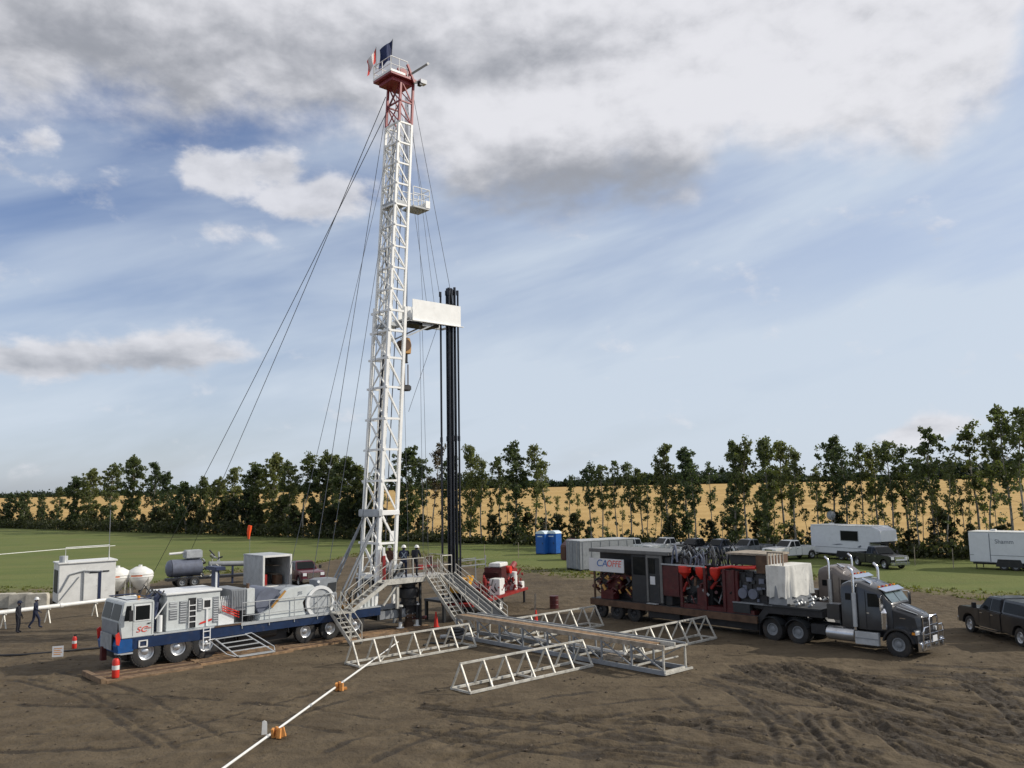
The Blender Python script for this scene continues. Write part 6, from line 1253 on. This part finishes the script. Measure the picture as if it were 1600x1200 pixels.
# ------------------------------------------------------------------ flags on the crown
def flag(base, tip, label, strips, rows=7, cols=10, droop=1.1, w=1.5, group=None):
    base, tip = Vector(base), Vector(tip); t = rthing('flag', label, 'flag', base.x, base.y, base.z)
    part('pole', MB().cyl(base, tip, .022, 6), 'grey', t)
    for name_, m_, c0, c1 in strips:
        mb = MB(); n = 8
        for j in range(rows + 1):
            for i in range(n + 1):
                f = c0 + (c1 - c0) * i / n; h = j / rows; p = tip.lerp(base, h * .62)
                mb.v.append((p.x - w * f * .55 + .08 * math.sin(f * 7 + h * 3), p.y + w * f * .35 + .10 * math.sin(f * 9 + h * 2), p.z - droop * f ** .8 + .06 * math.sin(f * 6 + h * 5)))
        mb.f = [(j * (n + 1) + i, j * (n + 1) + i + 1, (j + 1) * (n + 1) + i + 1, (j + 1) * (n + 1) + i) for j in range(rows) for i in range(n)]
        part(name_, mb, m_, t)
    return t
flag((13.4, 2.05, 33.2), (13.4, 2.05, 34.7), 'red and white flag hanging limp above the crown platform', [('red_band', 'flagred', 0, .27), ('white_band', 'flagwhite', .27, .73), ('red_band', 'flagred', .73, 1.0)], droop=1.0, w=.85)
flag((13.9, 1.2, 33.0), (14.05, 1.2, 35.1), 'navy blue flag blowing on the taller pole above the crown', [('cloth', 'flagnavy', 0, .45), ('emblem_field', 'flagnavy', .45, 1.0)], droop=.75, w=1.25)
# ------------------------------------------------------------------ people
def person(label, loc, rz, pose, cloth='navy', hat='hatwhite', boots='boot', stripes=True, group=None):
    t = thing('person', label, 'person', loc, rz, group)
    J = {'pel': (0, 0, .95), 'waist': (.02, 0, 1.10), 'chest': (.03, 0, 1.32), 'neck': (.03, 0, 1.50), 'head': (.05, 0, 1.63), 'top': (.045, 0, 1.76)}
    for s, n in ((1, 'l'), (-1, 'r')):
        J['hip' + n] = (0, .11 * s, .90); J['kn' + n] = (.04, .12 * s, .50); J['an' + n] = (0, .12 * s, .10); J['to' + n] = (.17, .14 * s, .04)
        J['sh' + n] = (.02, .20 * s, 1.43); J['el' + n] = (-.02, .27 * s, 1.16); J['wr' + n] = (.10, .27 * s, .93); J['ha' + n] = (.14, .26 * s, .84)
    J.update(pose)
    Rr_ = {'pel': .15, 'waist': .145, 'chest': .165, 'neck': .065, 'head': .092, 'top': .072}
    for n in 'lr': Rr_.update({'hip' + n: .105, 'kn' + n: .075, 'an' + n: .058, 'to' + n: .045, 'sh' + n: .082, 'el' + n: .056, 'wr' + n: .042, 'ha' + n: .038})
    E_ = [('pel', 'waist'), ('waist', 'chest'), ('chest', 'neck'), ('neck', 'head'), ('head', 'top')]
    for n in 'lr': E_ += [('pel', 'hip' + n), ('hip' + n, 'kn' + n), ('kn' + n, 'an' + n), ('an' + n, 'to' + n), ('chest', 'sh' + n), ('sh' + n, 'el' + n), ('el' + n, 'wr' + n), ('wr' + n, 'ha' + n)]
    K = list(J); me = bpy.data.meshes.new('body'); me.from_pydata([J[k] for k in K], [(K.index(a), K.index(b)) for a, b in E_], [])
    tmp = bpy.data.objects.new('tmp', me); COL.objects.link(tmp); tmp.modifiers.new('s', 'SKIN'); sd = tmp.modifiers.new('u', 'SUBSURF'); sd.levels = 2; sd.render_levels = 2
    for i, k in enumerate(K):
        v = me.skin_vertices[0].data[i]; r = Rr_[k]; v.radius = (r * 1.12, r) if k in ('pel', 'waist', 'chest') else (r, r); v.use_root = (k == 'pel')
    dg = bpy.context.evaluated_depsgraph_get(); dg.update(); bm_ = bpy.data.meshes.new_from_object(tmp.evaluated_get(dg)); bpy.data.objects.remove(tmp)
    bmx = bmesh.new(); bmx.from_mesh(bm_)
    for n in 'lr':                                            # five fingers on each hand
        a = Vector(J['wr' + n]); h = Vector(J['ha' + n]); d = (h - a).normalized(); sd_ = d.orthogonal().normalized(); nn = d.cross(sd_)
        fb = MB()
        for k, (o_, L) in enumerate(((-.030, .070), (-.010, .080), (.010, .078), (.030, .062))): b0 = h + sd_ * o_ + d * .02; fb.tube([b0, b0 + d * L * .55, b0 + d * L * .9 + nn * L * .35], 0, 6, rs=[.0095, .009, .007])
        b0 = h - d * .03 + sd_ * .036; fb.tube([b0, b0 + sd_ * .025 + d * .03, b0 + sd_ * .03 + d * .06], 0, 6, rs=[.011, .010, .008])
        vv = [bmx.verts.new(p_) for p_ in fb.v]; [bmx.faces.new([vv[i] for i in f]) for f in fb.f]
    wr = [Vector(J['wrl']), Vector(J['wrr'])]; nk = Vector(J['neck']); an = [Vector(J['anl']), Vector(J['anr'])]
    for f in bmx.faces:
        c = f.calc_center_median(); f.smooth = True
        if c.z > nk.z - .01: f.material_index = 1
        elif any((c - Vector(J['ha' + n])).length < .10 and (c - Vector(J['wr' + n])).dot(Vector(J['ha' + n]) - Vector(J['wr' + n])) > 0 for n in 'lr'): f.material_index = 1
        elif any((c - a).length < .25 and c.z < a.z + .05 for a in an): f.material_index = 2
        else: f.material_index = 0
    bmesh.ops.recalc_face_normals(bmx, faces=bmx.faces); bmx.to_mesh(bm_); bmx.free(); bm_.materials.clear()
    for m_ in (cloth, 'skin', boots): bm_.materials.append(MATS[m_])
    bo = link('body', bm_, None, t); hd = Vector(J['head'])
    part('hard_hat', MB().lathe([(.155, .035), (.150, .045), (.122, .05), (.118, .10), (.085, .155), (.03, .178), (.001, .18)], (hd.x + .0, hd.y, hd.z + .0), n=20).box(hd.x + .08, hd.x + .19, hd.y - .08, hd.y + .08, hd.z + .034, hd.z + .046), hat, t)
    face = MB(); face.cyl((hd.x + .085, hd.y, hd.z - .03), (hd.x + .112, hd.y, hd.z - .045), .018, 8, .012); part('nose', face, 'skin', bo)
    part('eye', MB().obox((hd.x + .088, hd.y - .035, hd.z + .005), (.012, .026, .014)), 'black', bo); part('eye', MB().obox((hd.x + .088, hd.y + .035, hd.z + .005), (.012, .026, .014)), 'black', bo); part('mouth', MB().obox((hd.x + .085, hd.y, hd.z - .075), (.012, .05, .010)), 'darkred', bo)
    for s in (-1, 1): part('ear', MB().obox((hd.x, hd.y + s * .095, hd.z - .01), (.05, .02, .065)), 'skin', bo)
    part('hair', MB().lathe([(.098, -.02), (.102, .03), (.10, .05)], (hd.x - .012, hd.y, hd.z), n=16, a0=1.7, a1=4.6), 'boot', bo)
    if stripes:
        st_ = MB(); ch = Vector(J['chest']); wa = Vector(J['waist'])
        st_.beam((ch.x - .185, .12, ch.z + .10), (wa.x - .165, -.11, wa.z), .006, .045, (0, 1, 0)); st_.beam((ch.x - .187, -.12, ch.z + .10), (wa.x - .167, .11, wa.z), .006, .045, (0, 1, 0))
        part('reflective_stripe', st_, 'hivis', t)
    return t
walk = {'knl': (.20, .11, .52), 'anl': (.22, .11, .10), 'tol': (.39, .12, .05), 'knr': (-.06, -.11, .50), 'anr': (-.30, -.11, .14), 'tor': (-.16, -.12, .04), 'ell': (-.12, .27, 1.18), 'wrl': (-.10, .28, .95), 'hal': (-.07, .28, .86), 'elr': (.06, -.27, 1.17), 'wrr': (.26, -.26, 1.02), 'har': (.33, -.25, .96)}
stand = {}
reach = {'elr': (.16, -.26, 1.20), 'wrr': (.38, -.20, 1.18), 'har': (.46, -.18, 1.18), 'ell': (.14, .26, 1.18), 'wrl': (.36, .18, 1.12), 'hal': (.44, .16, 1.12)}
stoop = {'chest': (.12, 0, 1.30), 'neck': (.20, 0, 1.45), 'head': (.27, 0, 1.56), 'top': (.30, 0, 1.68), 'shl': (.12, .20, 1.40), 'shr': (.12, -.20, 1.40), 'ell': (.20, .26, 1.15), 'wrl': (.40, .18, 1.05), 'hal': (.47, .16, 1.02), 'elr': (.20, -.26, 1.15), 'wrr': (.40, -.18, 1.05), 'har': (.47, -.16, 1.02)}
person('worker in dark coveralls standing still by the long white pipe', G(27, 989), math.radians(10), stand, 'black_cloth', 'navy', stripes=False)
person('worker in navy coveralls mid-stride along the long white pipe', G(54, 982), math.radians(15), walk, 'navy', 'hatwhite', stripes=False)
person('worker in navy coveralls with crossed back stripes at the floor rail', C2W(14.0, .15, FZ), math.radians(95), reach, 'navy')
person('worker in plain black coveralls standing right of the striped worker', C2W(14.85, .3, FZ), math.radians(70), stoop, 'black_cloth', stripes=False)
person('worker in brown jacket and white hat beside the mast leg', C2W(13.5, .75, FZ), math.radians(230), stand, 'brown_cloth', stripes=False)
